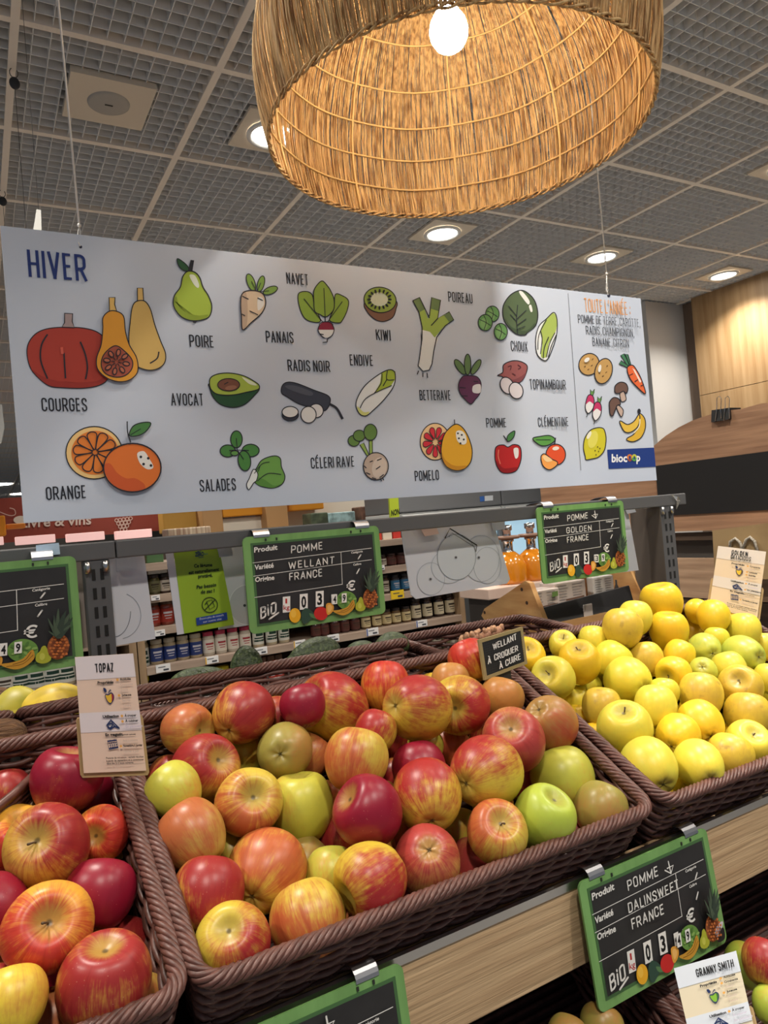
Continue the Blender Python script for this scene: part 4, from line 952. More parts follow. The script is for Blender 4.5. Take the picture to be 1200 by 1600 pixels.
GOLD_APPLES = [
 (1.150,0.964,-0.206,0.041, 'gy', ('n', .2, 1), (0, 0), 'biggest lumpy yellow apple on top at the back in the right basket'),
 (1.056,0.948,-0.221,0.031, 'gl', ('n', 0, -1), (0, 0), 'pale yellow apple behind the brown-tinged one at the back in the right basket'),
 (0.984,0.914,-0.227,0.036, 'gb', ('n', 0, -1), (0, 0), 'brown-tinged yellow-green apple at the back left in the right basket'),
 (1.109,0.919,-0.251,0.036, 'gy', ('n', 0, 1), (0, 0), 'deep yellow apple right below the biggest one in the right basket'),
 (1.232,0.948,-0.232,0.026, 'gy', ('s', .6, .5), (0, 0), 'yellow apple with a thin stem, left of the front card in the right basket'),
 (1.213,0.899,-0.238,0.031, 'gy', ('c', -.1, .85), (0, 0), 'round yellow apple in front of the lower left of its card in the right basket'),
 (1.300,0.915,-0.266,0.028, 'gy', ('n', 0, -1), (0, 0), 'yellow apple half hidden at the foot of the card in the right basket'),
 (1.259,0.870,-0.268,0.032, 'gl', ('n', 0, -1), (0, 0), 'flat-topped yellow apple below the right corner of its card in the right basket'),
 (1.300,0.856,-0.304,0.028, 'gl', ('n', 0, -1), (0, 0), 'yellow apple cut by the right edge, below the card in the right basket'),
 (1.190,0.827,-0.298,0.036, 'gn', ('c', .75, .05), (0, 0), 'large green apple near the right edge in the right basket'),
 (1.137,0.866,-0.284,0.030, 'gn', ('c', .5, .25), (0, 0), 'greenish apple with a dark eye, left of the large green one in the right basket'),
 (1.185,0.876,-0.274,0.024, 'gg', ('n', 0, -1), (0, 0), 'yellow-green apple peeping out above the dark-eyed one in the right basket'),
 (1.241,0.971,-0.278,0.028, 'gb', ('n', 0, -1), (0, 0), 'small orange-yellow apple deep in the gap at the back in the right basket'),
 (1.068,0.868,-0.285,0.028, 'gy', ('n', .3, -.9), (0, 0), 'plain yellow apple left of the dark-eyed greenish one in the right basket'),
 (1.007,0.889,-0.283,0.031, 'gb', ('n', -.2, -.9), (0, 0), 'orange-tinted lumpy yellow apple, centre back in the right basket'),
 (0.878,0.954,-0.245,0.026, 'gl', ('s', 0, -.6), (0, 0), 'yellow apple with a long dark stem in the back left corner in the right basket'),
 (0.953,0.957,-0.249,0.028, 'gl', ('n', 0, -1), (0, 0), 'pale apple second from the back left corner in the right basket'),
 (0.862,0.901,-0.265,0.036, 'gy', ('s', 0, -.66), (0, 0), 'yellow apple with an open stem hollow, at the left back in the right basket'),
 (0.944,0.908,-0.277,0.034, 'gg', ('n', .5, -.8), (0, 0), 'greenish pear-like apple left of the orange-tinted one in the right basket'),
 (0.785,0.945,-0.249,0.033, 'gy', ('s', .15, -.5), (0, 0), 'yellow apple half hidden behind the small chalk sign in the right basket'),
 (0.789,0.885,-0.276,0.036, 'gl', ('s', -.34, -.25), (0, 0), 'pale yellow apple with a round hollow, right of the small chalk sign'),
 (0.918,0.850,-0.298,0.039, 'gg', ('c', .7, .3), (0, 0), 'large yellow apple with a green right shoulder, centre left in the right basket'),
 (1.010,0.833,-0.299,0.030, 'gy', ('s', -.5, .3), (0, 0), 'deep yellow apple with a short stem at its lower left, in the middle'),
 (1.070,0.823,-0.306,0.025, 'gn', ('c', -.05, -.3), (0, 0), 'small greenish apple with its eye facing, in the middle in the right basket'),
 (1.131,0.816,-0.313,0.030, 'gl', ('n', -.3, -.9), (0, 0), 'pale apple under the large green one in the right basket'),
 (1.092,0.769,-0.328,0.036, 'gb', ('s', -.12, -.35), (0, 0), 'russet-patched yellow apple with its eye up, right side in the right basket'),
 (1.000,0.777,-0.326,0.035, 'gb', ('n', 0, -1), (0, 0), 'yellow apple with brown scratches, centre right in the right basket'),
 (0.943,0.801,-0.315,0.025, 'gg', ('n', 0, -1), (0, 0), 'yellow-green apple behind the round lime one in the middle in the right basket'),
 (0.896,0.780,-0.324,0.032, 'gl', ('n', 0, -1), (0, 0), 'round smooth lime yellow apple in the middle in the right basket'),
 (0.835,0.833,-0.322,0.031, 'gb', ('n', 0, -1), (0, 0), 'pinkish yellow apple near the left rim in the right basket'),
 (0.858,0.914,-0.333,0.028, 'gg', ('n', 0, -1), (0, 0), 'yellow apple low in the gap below the round-hollowed one in the right basket'),
 (0.825,0.878,-0.353,0.028, 'gy', ('n', 0, -1), (0, 0), 'deep yellow apple half hidden by the left rim in the right basket'),
 (0.815,0.770,-0.341,0.041, 'gl', ('s', -.05, -.68), (0, 0), 'big yellow apple with a stem hollow on top, beside the left rim'),
 (0.789,0.707,-0.373,0.039, 'gl', ('c', .5, .58), (0, 0), 'big pale yellow apple with its eye low at the right, front left corner'),
 (0.883,0.733,-0.357,0.033, 'gy', ('c', -.3, .55), (0, 0), 'deep yellow apple with an eye low at its left, behind the front pair'),
 (0.948,0.741,-0.354,0.036, 'gy', ('c', .46, .55), (0, 0), 'deep yellow speckled apple with its eye at the lower right in the right basket'),
 (1.047,0.730,-0.359,0.036, 'gb', ('n', 0, -1), (0, 0), 'orange-yellow scratched apple at the right in the right basket'),
 (0.860,0.682,-0.381,0.034, 'gl', ('c', .43, .5), (0, 0), 'pale lime apple with its eye at the lower right, on the front rim'),
 (0.933,0.685,-0.387,0.033, 'gb', ('n', .2, -1), (0, 0), 'yellow apple with a brown streak, on the front rim in the right basket'),
 (0.996,0.699,-0.387,0.035, 'gl', ('s', .3, -.6), (0, 0), 'yellow apple with a dark star-shaped hollow and curved stem, front right in the right basket'),
 (1.177,0.775,-0.331,0.025, 'gl', ('n', 0, -1), (0, 0), 'yellow apple cut by the right edge, beside the russet-patched one in the right basket'),
 (1.207,0.798,-0.387,0.028, 'gg', ('n', 0, -1), (0, 0), 'yellow apple low at the right edge in the right basket'),
 (0.877,0.725,-0.424,0.028, 'gg', ('n', 0, -1), (0, 0), 'shaded green-yellow apple low between the two front apples in the right basket'),
 (0.810,0.828,-0.371,0.028, 'gy', ('n', 0, -1), (0, 0), 'yellow sliver of an apple at the left rim in the right basket'),
 (0.905,0.936,-0.323,0.028, 'gg', ('n', 0, -1), (0, 0), 'shaded yellow apple in the gap above the pinkish one in the right basket'),
 (0.800,0.973,-0.299,0.028, 'gy', ('n', 0, -1), (0, 0), 'yellow sliver of an apple under the small chalk sign in the right basket'),
]
for x, y, z, r, lk, ax, bd, lb in GOLD_APPLES: put_apple(Vector((x, y, CZ+z)), r, lk, ax, bd, lb, 'yellow apples in the right basket', 'g')

# lower layer of apples that the upper ones rest on
for k, (x, y, z, r) in enumerate([(0.652,0.888,-0.352,0.033),(0.43,0.843,-0.367,0.031),(0.521,0.839,-0.376,0.031),(0.451,0.925,-0.332,0.035),(0.66,0.948,-0.319,0.031),(0.587,0.743,-0.422,0.03),(0.255,0.896,-0.346,0.028),(0.523,0.976,-0.304,0.027),(0.198,0.961,-0.315,0.035),(0.184,0.878,-0.356,0.029),(0.581,0.796,-0.397,0.029),(0.437,0.784,-0.397,0.034),(0.376,0.869,-0.36,0.027),(0.522,0.923,-0.333,0.03),(0.232,0.841,-0.374,0.028),(0.209,0.742,-0.423,0.029),(0.579,0.943,-0.319,0.027),(0.19,0.808,-0.388,0.027),(0.307,0.903,-0.341,0.028),(0.591,0.845,-0.368,0.027),(0.48,0.875,-0.356,0.027),(0.334,0.714,-0.437,0.027),(0.384,0.972,-0.309,0.027),(0.442,0.712,-0.434,0.027),(0.526,0.868,-0.322,0.027),(0.412,0.872,-0.319,0.031),(0.678,0.838,-0.337,0.028),(0.382,0.768,-0.388,0.027)]): put_apple(Vector((x, y, CZ+z)), r, ('RY','O','OY','R','YG')[k % len(('RY','O','OY','R','YG'))], ('n', .2, -1), (0, 0), 'shaded apple at the bottom of the middle basket, mostly hidden under the others', 'bottom layer of apples in the middle basket', 'w')
for k, (x, y, z, r) in enumerate([(-0.059,0.911,-0.337,0.03),(-0.038,0.719,-0.433,0.028),(-0.047,0.862,-0.365,0.032),(0.031,0.859,-0.366,0.028),(-0.03,0.953,-0.312,0.029),(-0.053,0.773,-0.406,0.03),(-0.062,0.794,-0.358,0.027),(-0.013,0.741,-0.391,0.027)]): put_apple(Vector((x, y, CZ+z)), r, ('C','R','O')[k % len(('C','R','O'))], ('n', .2, -1), (0, 0), 'shaded apple at the bottom of the left basket, mostly hidden under the others', 'bottom layer of apples in the left basket', 'w')
for k, (x, y, z, r) in enumerate([(1.074,0.766,-0.411,0.03),(1.183,0.722,-0.429,0.029),(1.237,0.891,-0.349,0.033),(1.26,0.752,-0.418,0.035),(1.02,0.794,-0.393,0.03),(1.069,0.957,-0.317,0.027),(1.06,0.836,-0.378,0.03),(0.979,0.974,-0.306,0.03),(1.122,0.798,-0.391,0.028),(0.84,0.772,-0.411,0.028),(1.119,0.974,-0.308,0.029),(0.928,0.837,-0.375,0.035),(1.024,0.883,-0.355,0.031),(0.941,0.751,-0.418,0.032),(1.16,0.913,-0.337,0.031),(1.27,0.835,-0.376,0.035),(1.178,0.849,-0.371,0.031),(1.098,0.897,-0.34,0.03),(1.039,0.726,-0.434,0.03),(0.962,0.893,-0.343,0.028),(1.121,0.853,-0.363,0.028),(0.813,0.725,-0.432,0.029),(1.201,0.953,-0.312,0.029),(1.133,0.742,-0.419,0.028),(0.891,0.795,-0.397,0.029),(1.021,0.939,-0.321,0.027),(1.287,0.966,-0.309,0.03),(0.792,0.916,-0.332,0.03),(0.871,0.859,-0.365,0.028),(0.987,0.843,-0.371,0.028),(0.865,0.975,-0.307,0.028),(0.966,0.795,-0.394,0.028),(1.291,0.909,-0.335,0.029),(0.787,0.781,-0.401,0.028),(1.091,0.713,-0.434,0.028),(1.195,0.744,-0.382,0.027),(1.157,0.951,-0.277,0.028),(1.29,0.772,-0.368,0.029),(1.252,0.921,-0.299,0.027),(1.291,0.699,-0.404,0.027),(1.229,0.698,-0.404,0.028)]): put_apple(Vector((x, y, CZ+z)), r, ('gy','gl','gg')[k % len(('gy','gl','gg'))], ('n', .2, -1), (0, 0), 'shaded apple at the bottom of the right basket, mostly hidden under the others', 'bottom layer of apples in the right basket', 'g')
# ------------------------------------------------------------------ rail with its two slotted posts
RY = 1.07
pg = mat('post_grey', (88, 88, 90), .45, spec=.4); pgd = mat('post_slot', (14, 14, 15), .8); pgr = mat('post_taupe', (92, 84, 78), .5)
zr1 = CZ+.004; zr0 = CZ-.0215
rail = thing('sign_rail', 'long dark grey metal rail carrying the price slates above the baskets', 'rail', (.6, RY, zr1))
b = MB(); b.rbox((-1.2, RY+.004, zr0), (.168, RY+.034, zr1), pg, .002); b.rbox((.1695, RY+.004, zr0), (1.392, RY+.034, zr1), pg, .002); b.build('bar', rail)
def post(x0, w, y0, dep, label, side):
    t = thing('slotted_post', label, 'post', (x0+w/2, y0+dep/2, CZ-.36), 'slotted posts of the rail')
    b = MB(); b.rbox((x0, y0, CZ-.34), (x0+w, y0+dep, zr0), pgr if side else pg, .0015); b.build('column', t)
    b = MB(); z = zr0-.012
    if side: b.box((x0+.0005, y0-.0006, CZ-.34), (x0+w-.0005, y0, zr0), pg)
    while z > CZ-.33:
        for k in (.27, .60):
            b.box((x0+w*k, y0-.0010, z-.0155), (x0+w*(k+.14), y0-.0006 if side else y0+.0002, z), pgd)
        z -= .0265
    b.build('slots', t)
    b = MB()
    for k in (.12, .82): b.lathe([(.0001, -.006), (.004, -.005), (.005, .004), (.0035, .010), (.0001, .011)], steel, 10, (x0+w*k, y0-.003, zr0-.012))
    b.build('screw', t)
post(.1255, .034, RY+.006, .03, 'dark grey slotted post beside the first price slate on the left', False)
post(1.305, .042, RY+.006, .085, 'broad taupe grey slotted post holding the right end of the rail', True)
b = MB(); e = onY(1052, 775, RY); b.prism([e+Vector((-.008, -.002, .004)), e+Vector((.012, -.003, -.002)), e+Vector((.028, .004, -.012)), e+Vector((.012, .004, -.030)), e+Vector((.008, -.002, -.012))], (0, 1, 0), .001, mat('clear_film', (214, 214, 210), .15, trans=.6)); tag(b.build('torn_film', origin=e), 'torn bit of clear film stuck on the right end of the rail', 'plastic film')
# ------------------------------------------------------------------ price slates
SW, SH = .2375, .148
grn = mat('slate_green', (122, 168, 98), .45, noise=((30, 30, 6), (108, 152, 86), .4, .6)); slk = mat('slate_black', (36, 35, 36), .5, noise=((14, 14, 14), (46, 45, 46), .45, .75)); chk = (228, 226, 222)
alu = mat('clip_alu', (190, 190, 194), .34, 1)
_sl = {}
def S(px, py):
    """point traced on the close-up of the middle slate -> slate's own coordinates (x right, z up, top centre = 0)"""
    p = onY(370+px/5, 810+py/5, RY-.012); a = onY(380, 841, RY-.012); c = onY(590, 820, RY-.012)
    return (p.x-(a.x+c.x)/2, p.z-(a.z+c.z)/2)
def slate(origin, rot, label, prod, var, orig, digits, arrow=False, kind='full', tip=False):
    t = thing('price_slate', label, 'price slate', origin, 'green framed price slates', rot)
    M = world_of(t); b = MB(); w, h, r = SW/2, SH, .009
    out = []
    for cx, cz, a0 in ((w-r, -r, 0), (-w+r, -r, 90), (-w+r, -h+r, 180), (w-r, -h+r, 270)):
        out += [(cx+r*math.cos(math.radians(a0+15*i)), cz+r*math.sin(math.radians(a0+15*i))) for i in range(7)]
    b.prism([M @ Vector((x, 0, z)) for x, z in out][::-1], M.to_3x3() @ Vector((0, 1, 0)), .003, grn); b.build('board', t)
    b = MB(); fx0, fx1, fz0, fz1 = -w+.0155, w-.0135, -h+.014, -.0135
    b.box((fx0, -.0004, fz0), (fx1, .0002, fz1), slk, M); b.build('writing_field', t)
    b = MB(); fw = .0035
    gd = mat('slate_green_dark', (66, 104, 60), .5); 
    for lo, hi in (((fx0-fw, fz0-fw), (fx1+fw, fz0)), ((fx0-fw, fz1), (fx1+fw, fz1+fw)), ((fx0-fw, fz0), (fx0, fz1)), ((fx1, fz0), (fx1+fw, fz1))): b.box((lo[0], -.0005, lo[1]), (hi[0], .0001, hi[1]), gd, M)
    for sx in (-.082, -.064, .066, .084): b.box((sx-.0012, -.0012, -.0085), (sx+.0012, .0, -.0045), mat('dark_pin', (40, 44, 38), .5), M)
    b.build('frame_bead', t)
    f = lambda px, py: M @ Vector((S(px, py)[0], 0, S(px, py)[1])); nr = M.to_3x3() @ Vector((0, -1, 0))
    p = Print(f, nr, .0008)
    for l in ([(122,348),(1050,232)], [(128,452),(1052,322)], [(135,618),(820,515)], [(811,262),(822,517)]): p.line(chk, 4, l, False)
    letters(p, 'Produit', 133, 266, 316, 40, chk, .03, dy=-23); letters(p, 'Vari\u00e9t\u00e9', 136, 402, 286, 38, chk, .03, dy=-19); letters(p, 'Origine', 140, 497, 291, 38, chk, .03, dy=-19)
    letters(p, 'Cat\u00e9gorie', 890, 276, 980, 17, chk, .02, dy=-12); letters(p, 'Calibre', 906, 370, 968, 17, chk, .02, dy=-9)
    letters(p, '\u20ac', 852, 566, 922, 76, chk, .02, dy=-6); p.build('printed_form', t)
    p = Print(f, nr, .0014)
    def hand(txt, x0, y0, x1, y1, h, sw=.15):
        a, c2 = S(x0, y0), S(x1, y1); q = Print(lambda x, z: M @ Vector((x, 0, z)), nr, .0014); q.k = p.k
        hh = S(x0, y0-h)[1]-a[1]
        poster(q, txt, a[0], a[1], c2[0], hh, chk, sw, 1, c2[1]-a[1], hand=1, gap=.34); p.mb.add(q.mb.v, q.mb.f, ink(*chk)); p.k = q.k
    if prod: hand(prod, 420, 272, 662, 240, 56)
    if var: x1_ = min(398+len(var)*50, 800); hand(var, 398, 394, x1_, 394-(x1_-398)*.125, 54)
    if orig: hand(orig, 400, 486, 652, 450, 56)
    for l in ([(954,284),(934,316)], [(942,394),(922,430)]): p.line(chk, 9, l, False, rnd=1)
    if arrow:
        p.line(chk, 8, [(735,168),(745,240)], False, rnd=1); p.line(chk, 8, [(700,212),(745,240),(770,198),(720,205)], False, rnd=1)
    if kind == 'full':
        hand('BiO', 172, 778, 292, 730, 84, .15); p.line(chk, 12, [(240,784),(312,734)], False, rnd=1)
    if p.mb.f: p.build('chalk_writing', t)
    p = Print(f, nr, .0012)
    for (x, y, w2, h2, ch) in [(386, 672, 58, 124, 'kg')]+[(x, y, w2, h2, c) for (x, y, w2, h2), c in zip(((520,650,62,122), (644,628,62,122), (753,630,38,76), (826,620,38,72)), digits)]:
        dx = w2/2; q = [(x-dx, y-h2/2+dx*.10), (x+dx, y-h2/2-dx*.10), (x+dx, y+h2/2-dx*.10), (x-dx, y+h2/2+dx*.10)]
        p.fill((232, 230, 226), q)
        if ch == 'kg': letters(p, '1', x-9, y-8, x+5, 40, (176, 40, 44), .0); letters(p, 'kg', x-24, y+42, x+24, 38, (176, 40, 44), .01, dy=-4)
        else: letters(p, ch, x-dx*.62, y+h2*.36, x+dx*.62, h2*.72, (22, 22, 24), .035)
    p.build('number_plate', t)
    p = Print(f, nr, .0032)
    p.ell((232, 172, 40), 448, 757, 45, 57); p.ell((240, 190, 70), 436, 742, 22, 32)
    p.fill((48, 74, 62), [(498,770),(500,730),(530,700),(570,715),(600,745),(620,760),(622,782),(590,775),(560,800),(530,822),(505,810)], True); p.fill((84, 120, 78), [(560,740),(600,752),(622,768),(612,782),(575,772)], True)
    p.ell((196, 42, 40), 650, 742, 54, 52); p.fill((222, 158, 62), [(690,672),(720,660),(748,680),(745,720),(712,752),(695,740)], True); p.fill((236, 184, 104), [(700,684),(722,674),(736,690),(730,716),(708,734)], True)
    p.ell((104, 146, 70), 850, 640, 78, 72, 10)
    for i in range(14):
        a = i*2.4; p.ell((138, 174, 92) if i % 2 else (82, 122, 58), 850+(14+i*3.6)*math.cos(a), 640+(12+i*3.4)*math.sin(a), 15, 8, math.degrees(a))
    p.fill((198, 146, 52), [(740,720),(790,712),(850,690),(890,640),(905,645),(908,690),(870,735),(820,755),(770,742)], True); p.line((120, 84, 34), 4, [(800,724),(860,700),(892,650)]); p.line((120, 84, 34), 3, [(770,735),(850,722),(903,668)])
    p.fill((172, 176, 56), [(945,620),(962,614),(975,640),(994,680),(985,712),(950,724),(918,708),(918,670),(936,645)], True); p.fill((196, 198, 84), ell_pts(948, 680, 14, 22))
    p.ell((146, 84, 46), 1028, 622, 55, 80, 4)
    for i in range(6):
        for j in range(8):
            x, y = 988+i*16+(j % 2)*8, 558+j*18
            if ((x-1028)/50)**2+((y-622)/74)**2 < 1: p.ell((196, 112, 58) if (i+j) % 3 else (120, 62, 40), x, y, 7, 7)
    for k, (x, y) in enumerate(((975,520), (980,470), (970,440), (1000,420), (1022,382), (1045,420), (1085,405), (1095,440), (1090,480), (1060,395), (1000,450), (1075,510))):
        p.fill((52, 66, 56) if k % 2 else (72, 88, 70), [(1012,560), (1012+(x-1012)*.5-6, 560+(y-560)*.55), (x, y), (1030+(x-1030)*.55+6, 560+(y-560)*.5), (1045,560)], True)
    if digits[2:] == ('4', '9') and kind != 'blank':      # the two small plates sit over the cabbage
        pass
    p.build('fruit_picture', t)
    p = Print(f, nr, .0058)
    for (x, y, w2, h2), c in zip(((753,630,38,76), (826,620,38,72)), digits[2:]):
        dx = w2/2; p.fill((232, 230, 226), [(x-dx, y-h2/2+2), (x+dx, y-h2/2-2), (x+dx, y+h2/2-2), (x-dx, y+h2/2+2)]); letters(p, c, x-dx*.62, y+h2*.34, x+dx*.62, h2*.70, (22, 22, 24), .035)
    p.build('number_plate', t)
    if tip:
        p = Print(f, nr, .0068); p.fill((38, 38, 40), [(1112,640),(1112,700),(1060,712),(1050,690),(1075,650)], True); p.fill((206, 198, 206), [(1112,604),(1080,606),(1040,640),(1050,680),(1075,640),(1100,634)], True); p.build('peeling_corner', t)
    return t
def clip(t, x, over):
    """bent metal clip that hooks the slate over an edge of the given depth"""
    M = world_of(t); b = MB(); w = .013
    prof = [(-.0012, -.002), (-.0010, .002), (.001, .006), (.004, .0088), (.008, .0102), (.013, .0105), (over*.7, .0095), (over, .0065), (over+.004, .002), (over+.004, -.004)]
    for (y0, z0), (y1, z1) in zip(prof, prof[1:]):
        d = Vector((0, z1-z0, -(y1-y0))).normalized()*.0009
        vs = [M @ (Vector((x+sx, y, z))+e) for e in (Vector(), Vector((0, d.y, d.z))) for sx, y, z in ((-w, y0, z0), (w, y0, z0), (w, y1, z1), (-w, y1, z1))]
        b.add(vs, [(0,1,2,3),(7,6,5,4),(0,4,5,1),(1,5,6,2),(2,6,7,3),(3,7,4,0)], alu)
    b.build('metal_clip', t)
I3 = Matrix.Identity(3)
def at_rail(x0px, y0, x1px, y1):
    a, c2 = onY(x0px, y0, RY-.012), onY(x1px, y1, RY-.012); return Vector(((a.x+c2.x)/2, RY-.012, (a.z+c2.z)/2))
sl = slate(at_rail(380, 841, 590, 820), I3, 'green framed chalk price slate in the middle of the rail', 'POMME', 'WELLANT', 'FRANCE', ('0', '3', '4', '9')); clip(sl, -.088, .048); clip(sl, .088, .048)
sl = slate(at_rail(838, 794, 973, 781), I3, 'green framed chalk price slate at the right of the rail', 'POMME', 'GOLDEN', 'FRANCE', ('0', '3', '3', '9'), True); clip(sl, -.088, .048); clip(sl, .088, .048)
a = onY(118, 868, RY-.012); sl = slate(Vector((a.x-SW/2, RY-.012, a.z)), I3, 'green framed price slate cut by the left edge of the picture', 'POMME', '', '', ('0', '3', '4', '9')); clip(sl, -.088, .048); clip(sl, .078, .048)
tl = Matrix.Rotation(math.radians(-7), 3, 'X')
a, c2 = onY(903, 1381, .66), onY(1103, 1292, .66); sl = slate(Vector(((a.x+c2.x)/2, .66, (a.z+c2.z)/2)), tl, 'whole green framed chalk price slate clipped to the oak front board', 'POMME', 'DALINSWEET', 'FRANCE', ('0', '3', '4', '9'), True, tip=True); clip(sl, -.088, .03); clip(sl, .088, .03)
a = onY(628, 1503, .66); sl = slate(Vector((a.x-SW/2, .66, a.z)), tl, 'green framed price slate cut by the bottom edge of the picture', 'POMME', '', '', ('0', '3', '4', '9'), True); clip(sl, -.088, .03); clip(sl, .078, .03)
# ------------------------------------------------------------------ clear and white holders hanging on the rail, seen from behind
wp = mat('white_plastic', (214, 216, 224), .35, spec=.5); cp_ = mat('frosted_plastic', (206, 210, 220), .3, trans=.25)
def quad_at(pts, y, th, M, name, label, cat, rnd=0, parent=None):
    p = [onY(*q, y) for q in pts]; b = MB(); b.prism(p, (0, 1, 0), th, M)
    o = b.build(name, parent, origin=p[0]); 
    return tag(o, label, cat) if not parent else o
y = RY+.047
t = thing('plastic_holder', 'blank white plastic slate back hanging right of the slotted post', 'slate back', onY(200, 866, y)); quad_at([(163,864),(224,858),(243,998),(170,1011)], y, .0025, wp, 'sheet', None, None, parent=t)
p = Print(lambda x, q: onY(x, q, y), (0, -1, 0), .0004); p.line((150, 154, 164), .9, arc(186, 962, 34, 36, -70, 80, 16)); p.line((120, 124, 134), .9, arc(178, 955, 26, 40, 0, 100, 14)); p.build('wheel_outline', t)
quad_at([(180,862),(213,859),(214,891),(183,894)], y-.002, .001, cp_, 'tab', None, None, parent=t); quad_at([(175,848),(186,847),(188,866),(178,868)], y-.003, .004, slk, 'clip', None, None, parent=t)
# holder with the green leaflet and the white slate back beside it
t = thing('plastic_holder', 'white plastic slate back half hidden behind the middle price slate', 'slate back', onY(380, 850, y+.006)); quad_at([(342,846),(386,842),(402,975),(342,984)], y+.006, .0025, wp, 'sheet', None, None, parent=t)
p = Print(lambda x, q: onY(x, q, y+.006), (0, -1, 0), .0004); p.ell((196, 198, 204), 386, 945, 28, 31); p.line((236, 238, 240), 1.0, ell_pts(386, 945, 28, 31), False, True); p.disc((70, 72, 78), 382, 946, 2.2); p.build('wheel_outline', t)
t = thing('leaflet_holder', 'clear sleeve holding a lime green leaflet about bag free vegetables', 'leaflet', onY(310, 850, y-.004)); quad_at([(258,858),(270,857),(289,990),(277,992)], y-.004, .0015, wp, 'sleeve', None, None, parent=t)
lf = quad_at([(271,857),(341,850),(366,976),(288,990)], y-.005, .0012, mat('leaflet_lime', (150, 182, 40), .45), 'leaflet', None, None, parent=t)
p = Print(lambda x, q: onY(160+x/4, 860+q/4, y-.005), (0, -1, 0), .0004); dk = (34, 52, 30)
letters(p, 'Z\u00c9RO', 578, 38, 634, 26, (30, 54, 110), .04, dy=-4); p.line((30, 54, 110), 3, [(590,8),(620,3)]); p.line((40, 70, 120), 3, [(600,46),(632,42)]); letters(p, 'd\u00e9chet', 634, 28, 658, 12, (60, 130, 150), .0, dy=-2)
for tx, x0, q, x1, d in (('Ce l\u00e9gume', 572, 108, 686, -8), ('est naturellement', 538, 150, 728, -22), ('prot\u00e9g\u00e9.', 598, 172, 688, -8), ('Pas besoin', 588, 240, 710, -16), ('de sac !', 614, 270, 700, -10)): letters(p, tx, x0, q, x1, 22, dk, .03, dy=d)
p.line(dk, 5, ell_pts(670, 340, 48, 47), False, True); p.line(dk, 5, [(635,375),(705,305)], False); p.line(dk, 4, [(650,318),(682,308),(700,350),(668,368),(650,318)], False); p.line(dk, 6, [(652,322),(640,338)], False)
p.fill((40, 70, 150), [(583,422),(776,386),(780,432),(588,468)])
letters(p, 'Encore plus de conseils', 606, 434, 756, 13, (220, 226, 236), .0, dy=-26); letters(p, 'sur notre site', 628, 452, 742, 12, (220, 226, 236), .0, dy=-20); p.build('printed_text', t)
quad_at([(338,850),(360,848),(364,868),(343,871)], y-.007, .001, cp_, 'tab', None, None, parent=t)
# number wheel back
y2 = RY+.05
t = thing('price_wheel_back', 'white plastic back of a price slate with round number wheels', 'slate back', onY(700, 830, y2))
q = [(627,826),(770,812),(797,905),(792,912),(650,936),(643,930)]; quad_at(q, y2, .003, wp, 'sheet', None, None, parent=t)
p = Print(lambda x, v: onY(600+x/2.609, 730+v/2.609, y2), (0, -1, 0), .0004); ln = (172, 178, 186)
for x, v, rx, ry in ((190,455,56,66), (420,400,56,74), (262,405,70,68), (395,372,74,94)): p.ell((210, 214, 221), x, v, rx, ry)
for x, v, rx, ry in ((190,455,56,66), (262,405,70,68), (395,372,74,94), (420,400,56,74)): p.line(ln, 2, ell_pts(x, v, rx, ry), False, True)
p.ell((208, 214, 220), 294, 366, 78, 93); p.line((146, 152, 158), 2.5, ell_pts(294, 366, 78, 93), False, True)
for x, v in ((188,456), (291,368), (384,368)): p.disc((150, 150, 152), x, v, 6); p.disc((50, 52, 56), x, v, 3)
p.line((40, 40, 42), 4.5, [(246,290),(266,250),(376,318)], False); p.line((60, 62, 64), 2.5, [(376,318),(372,345)], False); p.line((90, 92, 94), 2, [(262,285),(274,268),(366,325),(372,345)], False); p.build('number_wheels', t)
quad_at([(653,819),(680,818),(686,834),(664,838)], y2-.003, .001, mat('pink_tag', (224, 196, 186), .5), 'pink_tab', None, None, parent=t); quad_at([(765,806),(786,802),(790,826),(771,830)], y2-.003, .001, cp_, 'tab', None, None, parent=t)
t = thing('plastic_holder', 'white plastic slate back showing behind the right edge of the right price slate', 'slate back', onY(985, 790, y2)); quad_at([(960,790),(979,786),(998,891),(966,895)], y2, .0025, wp, 'sheet', None, None, parent=t); quad_at([(974,789),(988,786),(994,800),(980,803)], y2-.003, .001, cp_, 'tab', None, None, parent=t)
t = thing('plastic_holder', 'pinkish plastic slate back between the left slate and the slotted post', 'slate back', onY(125, 880, y2)); quad_at([(112,872),(131,870),(137,1012),(116,1016)], y2, .0025, mat('pink_plastic', (178, 164, 160), .4), 'sheet', None, None, parent=t)
for pts, M, lb in (([(56,852),(92,848),(94,866),(57,870)], mat('blue_card', (176, 198, 220), .4), 'pale blue plastic tab folded over the left end of the rail'),): 
    o = quad_at(pts, RY+.002, .001, M, 'plastic_tab', lb, 'plastic tab')
